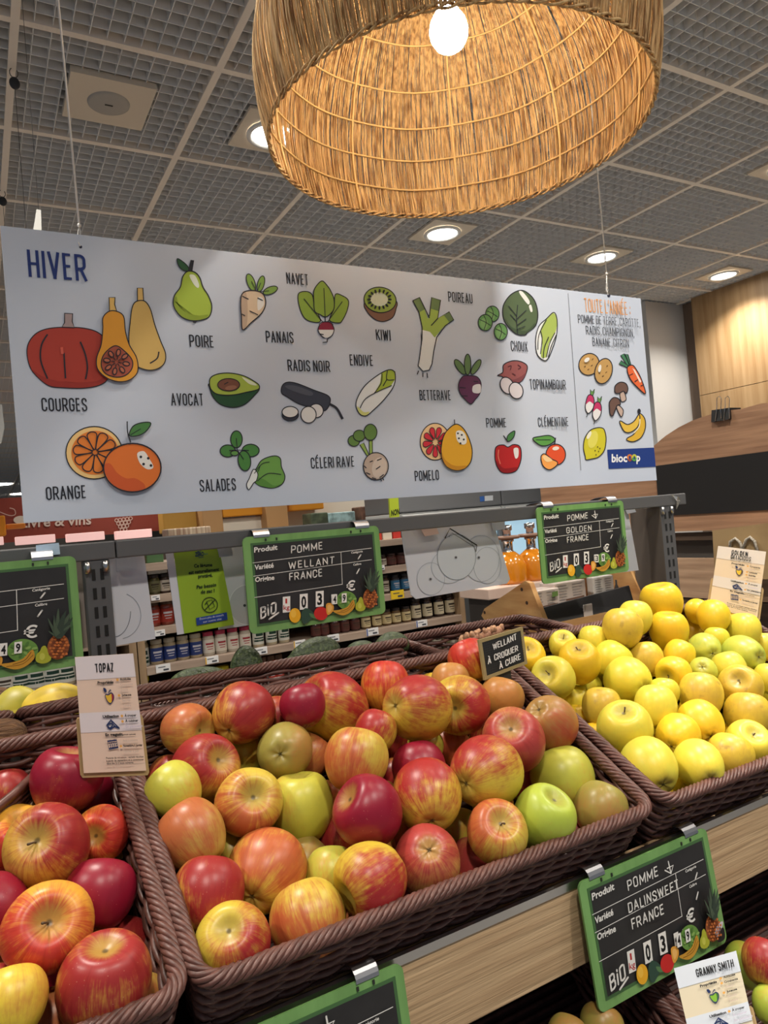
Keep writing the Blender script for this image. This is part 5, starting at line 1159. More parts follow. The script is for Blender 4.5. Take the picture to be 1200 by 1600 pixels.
# ------------------------------------------------------------------ variety cards on kraft holders
kraft = mat('kraft_holder', (172, 144, 100), .6); cards = mat('card_cream', (228, 204, 186), .5)
def variety_card(px, dist, nrmv, label, title, base_c, white_c, body, dots, two=False, holder=True, icon='red'):
    o0 = atD(*px[0], dist); n = Vector(nrmv).normalized(); q = [onP(*p_, o0, n) for p_ in px]
    if n.dot(EYE-o0) < 0: n = -n
    tl_, tr, br, bl = q
    t = thing('variety_card', label, 'card', (bl+br)/2, 'apple variety cards')
    f = lambda u, v: (tl_*(1-u)+tr*u)*(1-v)+(bl*(1-u)+br*u)*v
    b = MB(); b.prism([f(0, 0), f(1, 0), f(1, 1), f(0, 1)], -n, .0012, mat('card_'+title[:4].strip().lower(), base_c, .5)); b.build('card', t)
    if holder:
        b = MB(); hp = [(-.05, .56), (-.03, .53), (1.03, .53), (1.055, .56), (1.055, 1.02), (1.02, 1.045), (-.02, 1.045), (-.05, 1.02)]
        b.prism([f(*h_)-n*.003 for h_ in hp], -n, .003, kraft); b.build('holder', t)
    p = Print(f, n, .0003); dk = (28, 28, 32); gy = (200, 180, 168); blu = (34, 50, 96); og = (222, 164, 84)
    p.fill(white_c, [(0, 0), (1, 0), (1, .20), (0, .20)]); p.fill(white_c, [(0, .485), (1, .485), (1, .655), (0, .655)]); p.build('pale_bands', t)
    p = Print(f, n, .0008)
    if two: poster(p, 'GOLDEN', .30, .10, .64, .055, dk, .17, -1); poster(p, 'DELICIOUS', .30, .175, .72, .055, dk, .17, -1)
    else: poster(p, title, .32, .138, .32+(.062*len(title) if len(title) < 8 else .60), .066, dk, .17, -1)
    L = lambda s, u, v, u1, h=.017, c=dk, bo=.0: letters(p, s, u, v, u+(u1-u)*1.07, h*1.22, c, bo+.018)
    dv = .0 if not two else .02
    L('Propri\u00e9t\u00e9s', .335, .243+dv, .585, .02, dk, .03); L('Utilisation', .37, .535, .62, .02, dk, .03); L('En magasin', .385, .69, .65, .02, dk, .03); L('(p\u00e9riode optimale)', .66, .69, .87, .010, dk, .01)
    for (s, v, on) in (('Acidul\u00e9e', .222, 0), ('Croquante', .267, 1), ('Douce', .312, 2), ('Juteuse', .357, 3), ('Sucr\u00e9e', .402, 4), ('Tendre', .447, 5)):
        a_ = on in dots; L(s, .715, v, .715+.022*len(s), .018, dk if a_ else gy, .015 if a_ else 0)
        if a_: p.fill(og, ell_pts(.672, v-.008, .022, .0115, n=12))
    for (s, v, on) in (('\u00c0 croquer', .532, 6), ('\u00c0 cuisiner', .578, 7), ('En p\u00e2tisserie', .624, 8)):
        a_ = on in dots; L(s, .73, v, .73+.0205*len(s), .018, dk if a_ else (196, 186, 204), .015 if a_ else 0)
        if a_: p.fill(og, ell_pts(.685, v-.008, .022, .0115, n=12))
    for (s, v, on) in (('Ao\u00fbt \u00e0 octobre', .742, 9), ('Novembre \u00e0 janvier', .787, 10), ('F\u00e9vrier \u00e0 juin', .832, 11)):
        a_ = on in dots; L(s, .655, v, .655+.0165*len(s), .018, dk if a_ else gy, .02 if a_ else 0)
        if a_: p.fill(og, ell_pts(.617, v-.008, .02, .0105, n=12))
    L('Pomme de mi-saison : variet\u00e9 r\u00e9coltee', .36, .882, .93, .014, dk, .0); L('\u00e0 partir de septembre et \u00e0 consommer', .36, .905, .93, .014, dk, .0); L('dans les 2-3 mois suivants.', .36, .928, .77, .014, dk, .0)
    p.build('printed_text', t)
    p = Print(f, n, .0012); asp = .5
    E_ = lambda c, u, v, r: p.fill(c, ell_pts(u, v, r, r*asp, n=24))
    hf = [(.46, .335), (.50, .338), (.55, .325), (.585, .345), (.58, .375), (.545, .405), (.515, .415), (.48, .40), (.455, .372), (.445, .345)]
    p.fill(body, hf, True)
    p.fill({'red': (150, 34, 60), 'gold': (120, 96, 40), 'green': (60, 104, 50)}[icon], [(.555, .326), (.585, .345), (.58, .375), (.545, .405), (.55, .37)], True)
    p.line(blu, .010, smooth_pts(hf), False, True); p.line(blu, .010, [(.505, .335), (.51, .315), (.535, .30), (.55, .305)]); p.fill(blu, [(.42, .28), (.46, .283), (.475, .31), (.44, .315)], True)
    pie = [(.42, .60), (.50, .555), (.60, .615), (.63, .63), (.55, .612), (.48, .632), (.44, .62)]; p.line(blu, .014, pie, False, True); p.line(blu, .012, [(.44, .598), (.49, .585), (.52, .60), (.47, .622)], True, True); p.line(blu, .01, [(.5, .56), (.55, .61)])
    p.line(blu, .014, [(.41, .735), (.56, .728), (.575, .79), (.425, .80)], False, True)
    for i in range(4):
        for j in range(3): p.fill(blu, ell_pts(.445+i*.033+j*.005, .751+j*.017-i*.001, .011, .006, n=8))
    p.line(blu, .014, [(.45, .722), (.452, .736)], False); p.line(blu, .014, [(.52, .718), (.522, .732)], False)
    p.build('icons', t)
    return t
variety_card([(117,1027), (208,1021), (228.5,1204), (131,1208)], .79, (0, -1, .05), 'tall variety card with a red and yellow apple standing between the left and middle baskets', 'TOPAZ', (228, 200, 182), (222, 212, 216), (226, 182, 60), (0, 3, 6, 7, 10))
o_ = atD(1150, 910, 1.45); variety_card([(1122,853), (1197,862), (1183,968), (1108,948)], 1.46, (EYE-o_).normalized()+Vector((0, 0, .15)), 'variety card with a yellow apple icon standing behind the yellow apples', 'GOLD', (222, 198, 168), (218, 206, 196), (226, 186, 50), (1, 3, 4, 6, 8, 10), two=True, icon='gold')
o_ = atD(1120, 1550, .80); variety_card([(1053,1513), (1150,1485.5), (1190,1655), (1092,1682)], .80, (EYE-o_).normalized(), 'variety card with a green apple icon standing in the lower baskets', 'GRANNY SMITH', (216, 204, 178), (208, 214, 224), (126, 176, 54), (0, 1, 3, 6, 10), icon='green')
# small chalk sign
o0 = onY(752, 1030, .885); n = Vector((-.05, -1, .12)).normalized(); q = [onP(*p_, o0, n) for p_ in ((747.5,1000), (816,979.5), (823.5,1037), (757,1063))]
t = thing('chalk_sign', 'small framed chalk sign with handwriting between the red and yellow apples', 'sign', (q[2]+q[3])/2)
f = lambda u, v: (q[0]*(1-u)+q[1]*u)*(1-v)+(q[3]*(1-u)+q[2]*u)*v
b = MB(); b.prism([f(.03, .03), f(.97, .03), f(.97, .97), f(.03, .97)], -n, .003, slk); b.build('writing_field', t)
fm = mat('sign_frame_wood', (150, 134, 92), .6); b = MB()
for u0, v0, u1, v1 in ((0, 0, 1, .085), (0, .915, 1, 1), (0, .085, .06, .915), (.94, .085, 1, .915)): b.prism([f(u0, v0)+n*.0012, f(u1, v0)+n*.0012, f(u1, v1)+n*.0012, f(u0, v1)+n*.0012], -n, .005, fm)
b.build('frame', t)
p = Print(f, n, .0003)
for i in range(1, 18): p.line((62, 64, 60), .006, [(.06+.88*i/18, .09), (.06+.88*i/18, .91)], False)
for i in range(1, 14): p.line((62, 64, 60), .007, [(.06, .09+.82*i/14), (.94, .09+.82*i/14)], False)
p.build('grid_lines', t)
p = Print(f, n, .0016); 
for tx, u0, v0, u1, dv in (('WELLANT', .27, .345, .80, -.08), ('\u00c0', .10, .63, .165, 0), ('CROQUER', .25, .61, .78, -.05), ('\u00c0', .32, .845, .39, 0), ('CUiRE', .46, .83, .80, -.05)): poster(p, tx, u0, v0, u1, .145, chk, .15, -1, dv, hand=1, gap=.3)
p.build('chalk_writing', t)
b = MB(); m_ = f(.5, 1.0)-n*.002; b.rbox(tuple(m_+Vector((-.012, .001, -.022))), tuple(m_+Vector((.012, .007, .004))), slk, .001); b.build('clip', t)
# ------------------------------------------------------------------ fruit on the far side of the island
def lump(name, px, py, dist, r, sc, M, label, cat, group=None, seed=0, rot=0, amp=.05, parts=None):
    rnd = random.Random(seed); c = atD(px, py, dist)
    bm = bmesh.new(); bmesh.ops.create_icosphere(bm, subdivisions=4, radius=1)
    ph = [rnd.uniform(0, 6) for _ in range(6)]
    for v in bm.verts:
        k = 1+amp*(math.sin(3*v.co.x+ph[0])*math.sin(3*v.co.y+ph[1])+.6*math.sin(5*v.co.z+ph[2]+2*v.co.x)); v.co = Vector((v.co.x*sc[0]*k, v.co.y*sc[1]*k, v.co.z*sc[2]*k))*r
    b = MB(); b.bm(bm, M, Matrix.Translation(c) @ Matrix.Rotation(math.radians(rot), 4, 'Y'), True); bm.free()
    return tag(b.build(name, origin=c), label, cat, group)
AD = lambda px, py: (onY(px, py, 1.115)-EYE).dot(FW)
avo = mat('avocado_skin', (50, 64, 36), .45, noise=((220, 220, 220), (92, 106, 58), .5, .7), bump=((160, 160, 160), .9), spec=.5)
mel = mat('melon_skin', (222, 190, 60), .45, noise=((40, 40, 40), (190, 146, 66), .55, .8)); meg = mat('melon_green', (200, 186, 62), .45, noise=((30, 30, 30), (150, 160, 60), .5, .75))
coco = mat('coconut_husk', (84, 58, 40), .9, noise=((30, 200, 200), (124, 90, 60), .4, .7), bump=((60, 300, 300), 1.0))
for k, (px, py, r, sc, lb) in enumerate(((386, 1044, .034, (.95, .9, 1.25), 'upright dark avocado behind the middle apple basket'), (310, 1066, .038, (1.5, .9, .75), 'low dark avocado behind the middle basket, left of the upright one'), (492, 1024, .038, (1.5, .9, .95), 'large slanting avocado below the right side of the middle price slate'), (475, 1034, .034, (1.3, .9, .8), 'avocado lying against the large slanting one'), (612, 1009, .034, (1.2, .9, .85), 'dark avocado under the round number wheels'), (564, 1018, .03, (1.2, .9, .75), 'small avocado between the slanting one and the one under the number wheels'))): lump('avocado', px, py, AD(px, py), r*.82, sc, avo, lb, 'avocado', 'avocados behind the apples', k, -12 if k in (2, 3) else 0, .03)
lump('melon', 84, 1104, AD(84, 1104), .037, (1.15, 1, .85), mel, 'yellow melon behind the left basket beside the variety card', 'melon', 'melons behind the left basket', 3)
lump('melon', 26, 1108, AD(26, 1108)+.02, .033, (1.0, 1, .9), meg, 'greenish yellow melon between the coconut and the yellow melon', 'melon', 'melons behind the left basket', 4)
lump('coconut', -4, 1104, 1.16, .030, (1, 1, 1), coco, 'brown hairy coconut behind the left basket at the picture edge', 'coconut', None, 5)
c_ = onY(6, 1152, 1.03); lump('coconut', 6, 1152, ((c_-EYE).dot(FW)), .024, (1.2, .8, .9), coco, 'coconut husk between the two rims at the left edge', 'coconut', None, 6)
ging = mat('ginger_skin', (204, 158, 122), .65, noise=((90, 90, 90), (150, 98, 78), .4, .7), bump=((80, 80, 80), .6))
for k, (px, py, lb) in enumerate(((733, 1000, 'knobbly ginger root behind the middle basket, left end'), (752, 995, 'knobbly ginger root in the middle of the small basket'), (770, 990, 'knobbly ginger root touching the chalk sign'))):
    c_ = onY(px, py, 1.075); b = MB(); rd2 = random.Random(k)
    b.tube([c_+Vector((-.022, 0, -.002)), c_+Vector((-.012, .004, .002)), c_+Vector((0, 0, -.001)), c_+Vector((.012, -.003, .003)), c_+Vector((.022, .002, 0))], [.004, .009, .0075, .010, .005], ging, 10)
    for dx in (-.012, .006, .014): b.tube([c_+Vector((dx, 0, 0)), c_+Vector((dx+rd2.uniform(-.006, .006), -.004, .009)), c_+Vector((dx+rd2.uniform(-.008, .008), -.007, .015))], [.006, .006, .003], ging, 8)
    tag(b.build('ginger_root', origin=c_), lb, 'ginger', 'ginger roots in the small basket')
# ------------------------------------------------------------------ pine crate with drink cartons
pine = wood('pine', (204, 160, 106), (174, 124, 74), (8, 8, 46), .5, .15); knot = mat('pine_knot', (58, 40, 30), .7)
cr = thing('pine_crate', 'pine crate with slanted side boards and a black front strip', 'crate', Vector((1.14, 1.22, CZ-.33)))
XL = 1.0
sd = [onX(*q, XL) for q in ((752, 962), (757, 951), (820, 908), (827, 911), (856, 986), (852, 1004), (790, 1016))]
b = MB(); b.prism(sd, (1, 0, 0), .012, pine); b.build('side_board', cr)
b = MB(); b.prism([p_+Vector((.30, 0, 0)) for p_ in sd], (1, 0, 0), .012, pine); b.build('side_board', cr)
yb = onX(856, 986, XL).y; yt = onX(827, 911, XL).y
f1 = [onY(853, 977, 1.135), onY(992, 947, 1.135), onY(983, 915, 1.15), onY(844, 951, 1.15)]
b = MB(); b.prism(f1, (0, 1, 0), .006, mat('strip_black', (34, 32, 34), .55)); b.build('front_strip', cr)
b = MB(); b.prism([onY(853, 977, 1.133), onY(996, 946, 1.133), onY(1002, 972, 1.125), onY(857, 1004, 1.125)], (0, 1, 0), .014, pine); b.build('front_board', cr)
b = MB(); b.box((XL+.012, 1.14, CZ-.30), (XL+.30, 1.40, CZ-.285), pine); b.box((XL, 1.15, CZ-.342), (XL+.312, 1.40, CZ-.30), pine); b.build('bottom_board', cr)
for x_, z_ in ((815, 921), (823, 942), (757, 957)):
    p_ = onX(x_, z_, XL-.0004); b = MB(); b.prism([p_+Vector((0, .004*math.cos(a), .004*math.sin(a))) for a in [2*math.pi*i/12 for i in range(12)]], (1, 0, 0), .0003, knot); b.build('knot', cr)
b = MB(); s_ = onY(918, 954, 1.137); b.rbox((s_.x-.013, s_.y-.003, s_.z-.017), (s_.x+.013, s_.y, s_.z+.014), mat('torn_paper', (218, 206, 200), .7), .002); b.build('torn_sticker', cr)
pap = mat('carton_pink', (224, 208, 200), .6); grey_t = (120, 112, 110)
def carton(px0, px1, py0, py1, y, dep, M, label, rows, green=False):
    a, c2 = onY(px0, py1, y), onY(px1, py0, y); z0_ = CZ-.284
    t = thing('drink_carton', label, 'carton', Vector(((a.x+c2.x)/2, y, z0_)), 'cartons in the pine crate')
    b = MB(); b.rbox((a.x, y, z0_), (c2.x, y+dep, c2.z), M, .002); b.build('box', t)
    w_, h_ = c2.x-a.x, c2.z-z0_
    p = Print(lambda u, v: Vector((a.x+u*w_, y, z0_+v*h_)), (0, -1, 0), .0004); rd2 = random.Random(int(px0))
    for k in range(rows):
        v = .95-k*.55/rows
        for u0 in (.08, .55): p.fill(grey_t, [(u0, v), (u0+rd2.uniform(.2, .38), v), (u0+.3, v-.012), (u0, v-.012)])
    p.fill((128, 96, 80), [(.3, .68), (.9, .70), (.9, .665), (.3, .645)])
    if green: p.fill((120, 150, 84), [(.72, .93), (.93, .94), (.93, .84), (.72, .83)])
    p.build('small_print', t)
carton(832, 873, 918, 968, 1.185, .05, pap, 'pinkish printed carton at the left of the pine crate', 9, True)
carton(871, 914, 905, 962, 1.19, .05, pap, 'pinkish printed carton second from the left in the pine crate', 10)
carton(930, 958, 898, 948, 1.19, .05, mat('carton_white', (216, 212, 208), .6), 'white printed carton in the right half of the pine crate', 12)
a = onY(908, 912, 1.21); b = MB(); b.rbox((a.x, 1.21, CZ-.284), (a.x+.05, 1.25, a.z+.03), mat('box_brown', (140, 92, 52), .5), .002); tag(b.build('carton_divider', origin=(a.x, 1.21, CZ-.284)), 'brown wooden divider between the cartons of the pine crate', 'divider')
a = onY(967, 930, 1.215); b = MB(); b.lathe([(.0001, 0), (.011, .001), (.011, .07), (.006, .088), (.006, .098), (.0001, .099)], mat('bottle_dark', (64, 62, 62), .15), 14, (a.x, 1.215, CZ-.284)); tag(b.build('small_bottle', origin=(a.x, 1.215, CZ-.284)), 'small dark glass bottle at the right end of the pine crate', 'bottle')
# ------------------------------------------------------------------ juice dispensers behind the right price slate
oj = mat('orange_drink', (214, 132, 28), .12, spec=.6, coat=.5); chrome = mat('chrome', (216, 216, 218), .12, 1); lidw = mat('walnut', (126, 92, 74), .5)
shelfw = wood('counter_pink', (214, 190, 176), (200, 172, 158), (4, 4, 4), .5, .05)
b = MB(); a = onY(762, 918, 1.86); b.rbox((a.x, 1.86, CZ-.285), (1.985, 2.02, CZ-.25), shelfw, .003); b.rbox((a.x+.02, 1.88, 0), (1.97, 2.0, CZ-.286), mat('counter_dark', (62, 58, 56), .6), .003); tag(b.build('drinks_counter', origin=(a.x, 1.9, 0)), 'pale pinkish counter carrying the orange juice dispensers', 'counter')
for px, lb in ((834, 'orange juice dispenser with chrome neck beside the right price slate'), (798, 'orange juice dispenser half hidden behind the number wheels')):
    c_ = onY(px, 902, 1.93); c_.z = CZ-.25
    t = thing('juice_dispenser', lb, 'dispenser', c_, 'juice dispensers on the counter')
    b = MB(); b.lathe([(.0001, 0), (.052, .001), (.056, .01), (.056, .06), (.048, .085), (.028, .102), (.02, .108)], oj, 28, c_); b.build('juice_globe', t)
    b = MB(); b.lathe([(.020, .106), (.016, .112), (.016, .140), (.021, .143), (.021, .150), (.013, .152), (.013, .178), (.018, .181), (.018, .198), (.0001, .20)], chrome, 20, c_); b.build('chrome_neck', t)
    b = MB(); b.lathe([(.0001, .150), (.04, .151), (.044, .156), (.04, .162), (.0001, .163)], lidw, 24, c_); b.build('wooden_collar', t)
# ------------------------------------------------------------------ market stand with the arched board on the right
brn = wood('stand_brown', (186, 144, 112), (150, 112, 86), (40, 3, 60), .6, .35); brl = wood('stand_light', (200, 166, 136), (164, 132, 106), (40, 3, 60), .6, .35); brd = wood('stand_dark', (84, 66, 52), (62, 48, 38), (40, 3, 60), .7, .3)
SX = 2.0
st_ = thing('market_stand', 'wooden market stand with an arched top board on the right', 'stand', (SX, 1.4, 0))
P_ = lambda x, y: onX(x, y, SX)
ar = [P_(*q) for q in ((1018, 735), (1020, 698), (1040, 681), (1060, 668), (1082, 657), (1105, 649), (1130, 642), (1158, 639))]
ym = P_(1158, 639).y; zb = P_(1018, 735).z
mir = [Vector((SX, 2*ym-p_.y, p_.z)) for p_ in ar[::-1]][1:]
b = MB(); b.prism(ar+mir, (1, 0, 0), .03, brn); b.build('arched_board', st_)
k0, k1 = P_(1025, 730.5), P_(1060, 804.7); yr = 2*ym-k0.y
b = MB(); b.box((SX-.004, yr, k1.z), (SX+.02, k0.y+.0, (k0.z+P_(1199, 702.4).z)/2), mat('chalkboard', (27, 26, 27), .6)); b.build('chalkboard_panel', st_)
yl = 2.25
b = MB(); b.box((SX, yr-.1, P_(1190, 826).z), (SX+.03, k0.y+.02, k1.z), brn); b.build('lower_board', st_)
b = MB(); b.box((SX+.01, yr-.1, P_(1190, 836).z-.012), (SX+.03, k0.y+.02, P_(1190, 826).z-.006), brd); b.build('batten', st_)
b = MB(); b.box((SX+.02, k0.y+.002, P_(1000, 842).z), (SX+.05, yl, P_(960, 742).z), brn); b.build('side_boards', st_)
b = MB(); b.box((SX, yr-.1, P_(1100, 935).z), (SX+.03, yl, P_(1100, 873).z), brl); b.build('cross_plank', st_)
b = MB(); b.box((SX+.005, yr-.1, 0), (SX+.04, yl, P_(1100, 935).z-.004), brd); b.build('base_panel', st_)
b = MB(); 
for yy in (yr-.06, k0.y+.04, yl-.05): b.box((SX+.03, yy, 0), (SX+.07, yy+.04, zb), brl)
b.build('upright', st_)
b = MB(); b.box((SX+.035, 1.32, P_(1100, 876).z), (SX+.05, 1.75, P_(1100, 834).z), mat('shadow_panel', (70, 68, 66), .6)); b.build('back_panel', st_)  # dark sheet filling the gap, its colour stands for the shade there
# binder clip
bc = P_(1128, 654); t = thing('binder_clip', 'black binder clip gripping the top of the arched wooden board', 'clip', bc)
b = MB(); b.prism([P_(1113, 641)-Vector((.004, 0, 0)), P_(1142, 637)-Vector((.004, 0, 0)), P_(1143, 655)-Vector((.012, 0, 0)), P_(1115, 660)-Vector((.012, 0, 0))], (1, 0, 0), .052, mat('clip_black', (26, 26, 28), .35)); b.build('clip_body', t)
b = MB()
for x0 in (1122, 1135): b.tube([P_(x0, 658)-Vector((.013, 0, 0)), P_(x0, 635)-Vector((.006, 0, 0)), P_(x0, 622)-Vector((.006, 0, 0)), P_(x0+4, 619)-Vector((.006, 0, 0)), P_(x0+7, 623)-Vector((.006, 0, 0)), P_(x0+6, 638)-Vector((.006, 0, 0)), P_(x0+9, 654)-Vector((.013, 0, 0))], .0011, chrome, 6)
b.build('wire_handle', t)
# kraft bag
kb = mat('kraft_paper', (172, 144, 102), .75, noise=((12, 12, 12), (150, 122, 84), .4, .7)); BX = 1.93
t = thing('paper_bag', 'kraft paper bag with white rope handles behind the yellow apples', 'bag', onX(1150, 900, BX)); Q_ = lambda x, y: onX(x, y, BX)
b = MB(); b.prism([Q_(1113, 829), Q_(1215, 815), Q_(1225, 905), Q_(1117, 905)], (1, 0, 0), .05, kb); b.build('bag_body', t)
b = MB()
for xs in (((1142, 858), (1143, 846), (1151, 841), (1158, 847), (1163, 862)), ((1160, 862), (1168, 843), (1174, 839), (1181, 845), (1186, 862))): b.tube(smooth3 := [Q_(*q)-Vector((.006, 0, 0)) for q in xs], .0042, mat('rope_white', (208, 200, 186), .8, noise=((200, 200, 200), (160, 150, 134), .4, .6)), 8)
b.build('rope_handle', t)
# ------------------------------------------------------------------ jar shelves behind
SY = 3.2
shw = wood('shelf_beige', (176, 156, 140), (150, 130, 116), (3, 30, 30), .55, .1); upw = wood('shelf_end', (168, 142, 112), (144, 118, 90), (30, 30, 3), .55, .1); bkp = mat('shelf_back', (66, 56, 50), .8)
def shelving(name, x0, x1, levels, label, top, back):
    t = thing(name, label, 'shelf unit', ((x0+x1)/2, SY+.2, 0), 'shelf units of jars')
    b = MB(); b.box((x0, SY+.38, 0), (x1, SY+.40, top), back); b.build('back_panel', t)
    for xx in (x0, x1-.03): b = MB(); b.box((xx, SY+.005, 0), (xx+.03, SY+.38, top), upw); b.build('side_panel', t)
    for z in levels: b = MB(); b.box((x0+.03, SY, z-.032), (x1-.03, SY+.38, z), shw); b.build('shelf', t)
    return t
LV = [CZ-.543, CZ-.378, CZ-.238, CZ-.10]; LV0 = [.10, .34, .58, CZ-.72]
shelving('shelf_unit', .56, 2.27, LV0+LV, 'beige shelf unit of jars seen under the rail', CZ-.03, bkp)
LVL = [CZ-.567, CZ-.40, CZ-.25, CZ-.10]
shelving('shelf_unit', -1.2, .555, LV0+LVL, 'beige shelf unit of jars at the far left behind the left price slate', CZ-.03, bkp)
JM = {}
def jar_mats(k):
    return {'blue': ((176, 160, 130), (44, 64, 128), (204, 196, 176)), 'pink': ((206, 196, 180), (232, 226, 214), (196, 64, 96)), 'green': ((190, 178, 150), (226, 228, 220), (236, 236, 232)), 'dark': ((66, 36, 32), (96, 52, 46), (58, 34, 34)), 'cream': ((110, 84, 54), (222, 206, 160), (48, 40, 36)), 'tall': ((50, 34, 30), (216, 206, 178), (40, 32, 30)), 'red': ((140, 60, 44), (170, 58, 46), (90, 66, 50)), 'brown': ((70, 52, 44), (206, 198, 184), (44, 38, 36)), 'sky': ((60, 60, 66), (56, 120, 168), (40, 40, 44)), 'yel': ((120, 96, 50), (150, 120, 60), (206, 196, 40)), 'nuts': ((176, 150, 110), (232, 230, 222), (214, 208, 196)), 'olive': ((84, 84, 50), (120, 120, 84), (54, 46, 42))}[k]
def jar(kind, px, z, r, h, label, group, dy=.05, two_lines=True):
    c_ = onY(px, 900, SY+dy+r); c_.z = z; c_.x = onY(px, 800-(z-CZ)*300, SY+dy+r).x
    # keep the jar's foot under the pixel column it stands in
    for _ in range(3):
        q = c_-EYE; sx = 600+FPX*q.dot(RT)/q.dot(FW); c_.x += (px-sx)/FPX*q.dot(FW)/RT.x
    if kind not in JM:
        g, l, d = jar_mats(kind); t = thing('jar', 'x', 'jar', c_, 'x')
        gm = mat('jar_glass_'+kind, g, .12, spec=.6, coat=.4); lm = mat('jar_label_'+kind, l, .5); dm = mat('jar_lid_'+kind, d, .35)
        b = MB(); b.lathe([(.0001, 0), (.92, .0), (1, .04), (1, .74), (.86, .82), (.80, .84), (.0001, .85)], gm, 20); body = b
        for nm_, bb in (('glass', body),): o = bb.build(nm_, t, local=True)
        b = MB(); b.lathe([(.86, .84), (.88, .85), (.88, .98), (.84, 1), (.0001, 1)], dm, 20); b.build('lid', t, local=True)
        b = MB(); n = 20; vs = []; 
        for zz in (.12, .68):
            for j in range(n+1): a = math.pi+math.pi*(j/n)*1.0; vs.append((1.012*math.cos(a), 1.012*math.sin(a), zz))
        b.add(vs, [(j, j+1, n+2+j, n+1+j) for j in range(n)], lm, True)
        tc_ = ink(40, 70, 60) if kind == 'green' else (ink(170, 60, 70) if kind == 'pink' else (ink(210, 210, 220) if kind in ('blue', 'red', 'sky') else ink(70, 60, 50)))
        for z_0, z_1, a0, a1 in ((.48, .60, 1.3, 1.75), (.36, .42, 1.2, 1.8), (.24, .32, 1.15, 1.85)) if kind == 'green' else ((.46, .54, 1.28, 1.72), (.36, .40, 1.32, 1.68), (.26, .29, 1.36, 1.64)):
            vs = []
            for zz in (z_0, z_1):
                for j in range(9): a = math.pi*(a0-.0+(a1-a0)*j/8); vs.append((1.02*math.cos(a), 1.02*math.sin(a), zz))
            b.add(vs, [(j, j+1, 10+j, 9+j) for j in range(8)], tc_, True)
        b.build('label', t, local=True); JM[kind] = t; o = t
    else: o = copy_tree(JM[kind])
    o.matrix_basis = Matrix.Translation(c_) @ Matrix.Diagonal((r, r, h, 1)); o['label'] = label; o['group'] = group
    return o
R1 = LV[0]
for px in (246, 266.5, 287, 307): jar('blue', px, R1, .028, .105, 'blue labelled jar in the row of four under the green leaflet', 'blue labelled jars under the leaflet')
for px in (327, 346, 365, 384): jar('pink', px, R1, .027, .105, 'white labelled jar with a pink lid in the row of four beside the blue jars', 'pink lidded jars beside the blue ones')
for px in (404, 424.5, 444): jar('green', px, R1, .027, .108, 'white and green labelled jar in the trio under the middle price slate', 'green and white jars under the middle price slate')
for px in (494, 507, 524, 539, 555): jar('dark', px, R1, .026, .078, 'dark red jam jar in the row under the right half of the middle price slate', 'dark jam jars under the slate')
for px in (572, 589, 604.5, 619.5, 635): jar('cream', px, R1, .026, .082, 'cream labelled dark lidded jar in the row right of the dark jam jars', 'cream labelled jars')
for px in (650.5, 668, 686, 703): jar('tall', px, R1, .029, .118, 'tall dark jar with a cream label in the row under the number wheels', 'tall cream labelled jars under the number wheels')
for px in (241, 262): jar('red', px, LV[1], .030, .108, 'red labelled jar left of the green leaflet on the second shelf', 'red labelled jars')
jar('brown', 601, LV[1], .027, .095, 'dark jar with a pale label on the shelf above the yellow price tag', 'jars above the yellow tag')
for px in (618, 633): jar('sky', px, LV[1], .026, .09, 'dark jar with a sky blue label above the yellow price tag', 'sky blue labelled jars')
jar('brown', 597, LV[2], .025, .06, 'small dark jar just right of the middle price slate', 'small dark jars')
for px in (611, 626): jar('dark', px, LV[2], .03, .062, 'wide dark jar right of the middle price slate on the upper shelf', 'wide dark jars')
for px, lb in ((242, 'pale labelled jar on the third shelf left of the green leaflet'), (259, 'dark jar with a grey label on the third shelf left of the green leaflet')): jar('olive' if px < 250 else 'brown', px, LV[2], .026, .085, lb, 'jars left of the leaflet')
for px in (302, 322, 350): jar('yel', px, LV0[3], .034, .115, 'yellow lidded jar on the shelf below the pink lidded jars', 'yellow lidded jars below')
for px in (412, 425, 437): jar('red', px, LV0[3], .024, .125, 'red labelled jar below the green and white trio', 'red jars below the trio')
for px in (570, 590, 612, 634, 652, 668, 683, 697, 710): jar('olive' if px in (668, 697) else 'brown', px, LV0[3], .027, .12, ('olive coloured' if px in (668, 697) else 'dark')+' jar on the shelf below the cream labelled jars', 'jars on the shelf below the cream row')
LR1 = LVL[0]
jar('nuts', 9, LR1, .035, .115, 'white labelled jar at the left edge under the left price slate', 'jars under the left slate')
for px in (34, 58, 83, 105): jar('green', px, LR1, .035, .115, 'white and green labelled jar in the row under the left price slate', 'green and white jars under the left slate')
jar('green', 220, LR1, .040, .15, 'large green and white jar between the variety card and the blue jars', 'large jars')
jar('yel', 224, LV0[3]-.0, .036, .13, 'yellow lidded jar just right of the tall variety card', 'yellow lidded jars left')
def carton_far(px0, px1, z, h, M, label):
    a, c2 = onY(px0, 900, SY+.06), onY(px1, 900, SY+.06); b = MB(); b.rbox((a.x, SY+.06, z), (c2.x, SY+.14, z+h), M, .003); o = b.build('packet', origin=(a.x, SY+.06, z)); tag(o, label, 'packet', 'packets on the jar shelves')
carton_far(231, 258, LV[3]-.0, .085, mat('packet_green', (70, 104, 66), .5), 'green and white packet at the top left of the leaflet')
carton_far(231, 262, LV[2]+.088, .03, mat('packet_white', (212, 212, 206), .5), 'white packet lying on jars left of the green leaflet')
for k, (px0, px1, c_) in enumerate(((590, 602, (190, 60, 40)), (604, 618, (214, 206, 190)), (620, 632, (190, 52, 44)), (634, 646, (206, 150, 60)))): carton_far(px0, px1, LV[3], .09, mat('packet_%d' % c_[0]+'_%d' % c_[1], c_, .5), '%s packet on the top jar shelf right of the middle price slate' % ('red', 'white', 'dark red', 'amber')[k])
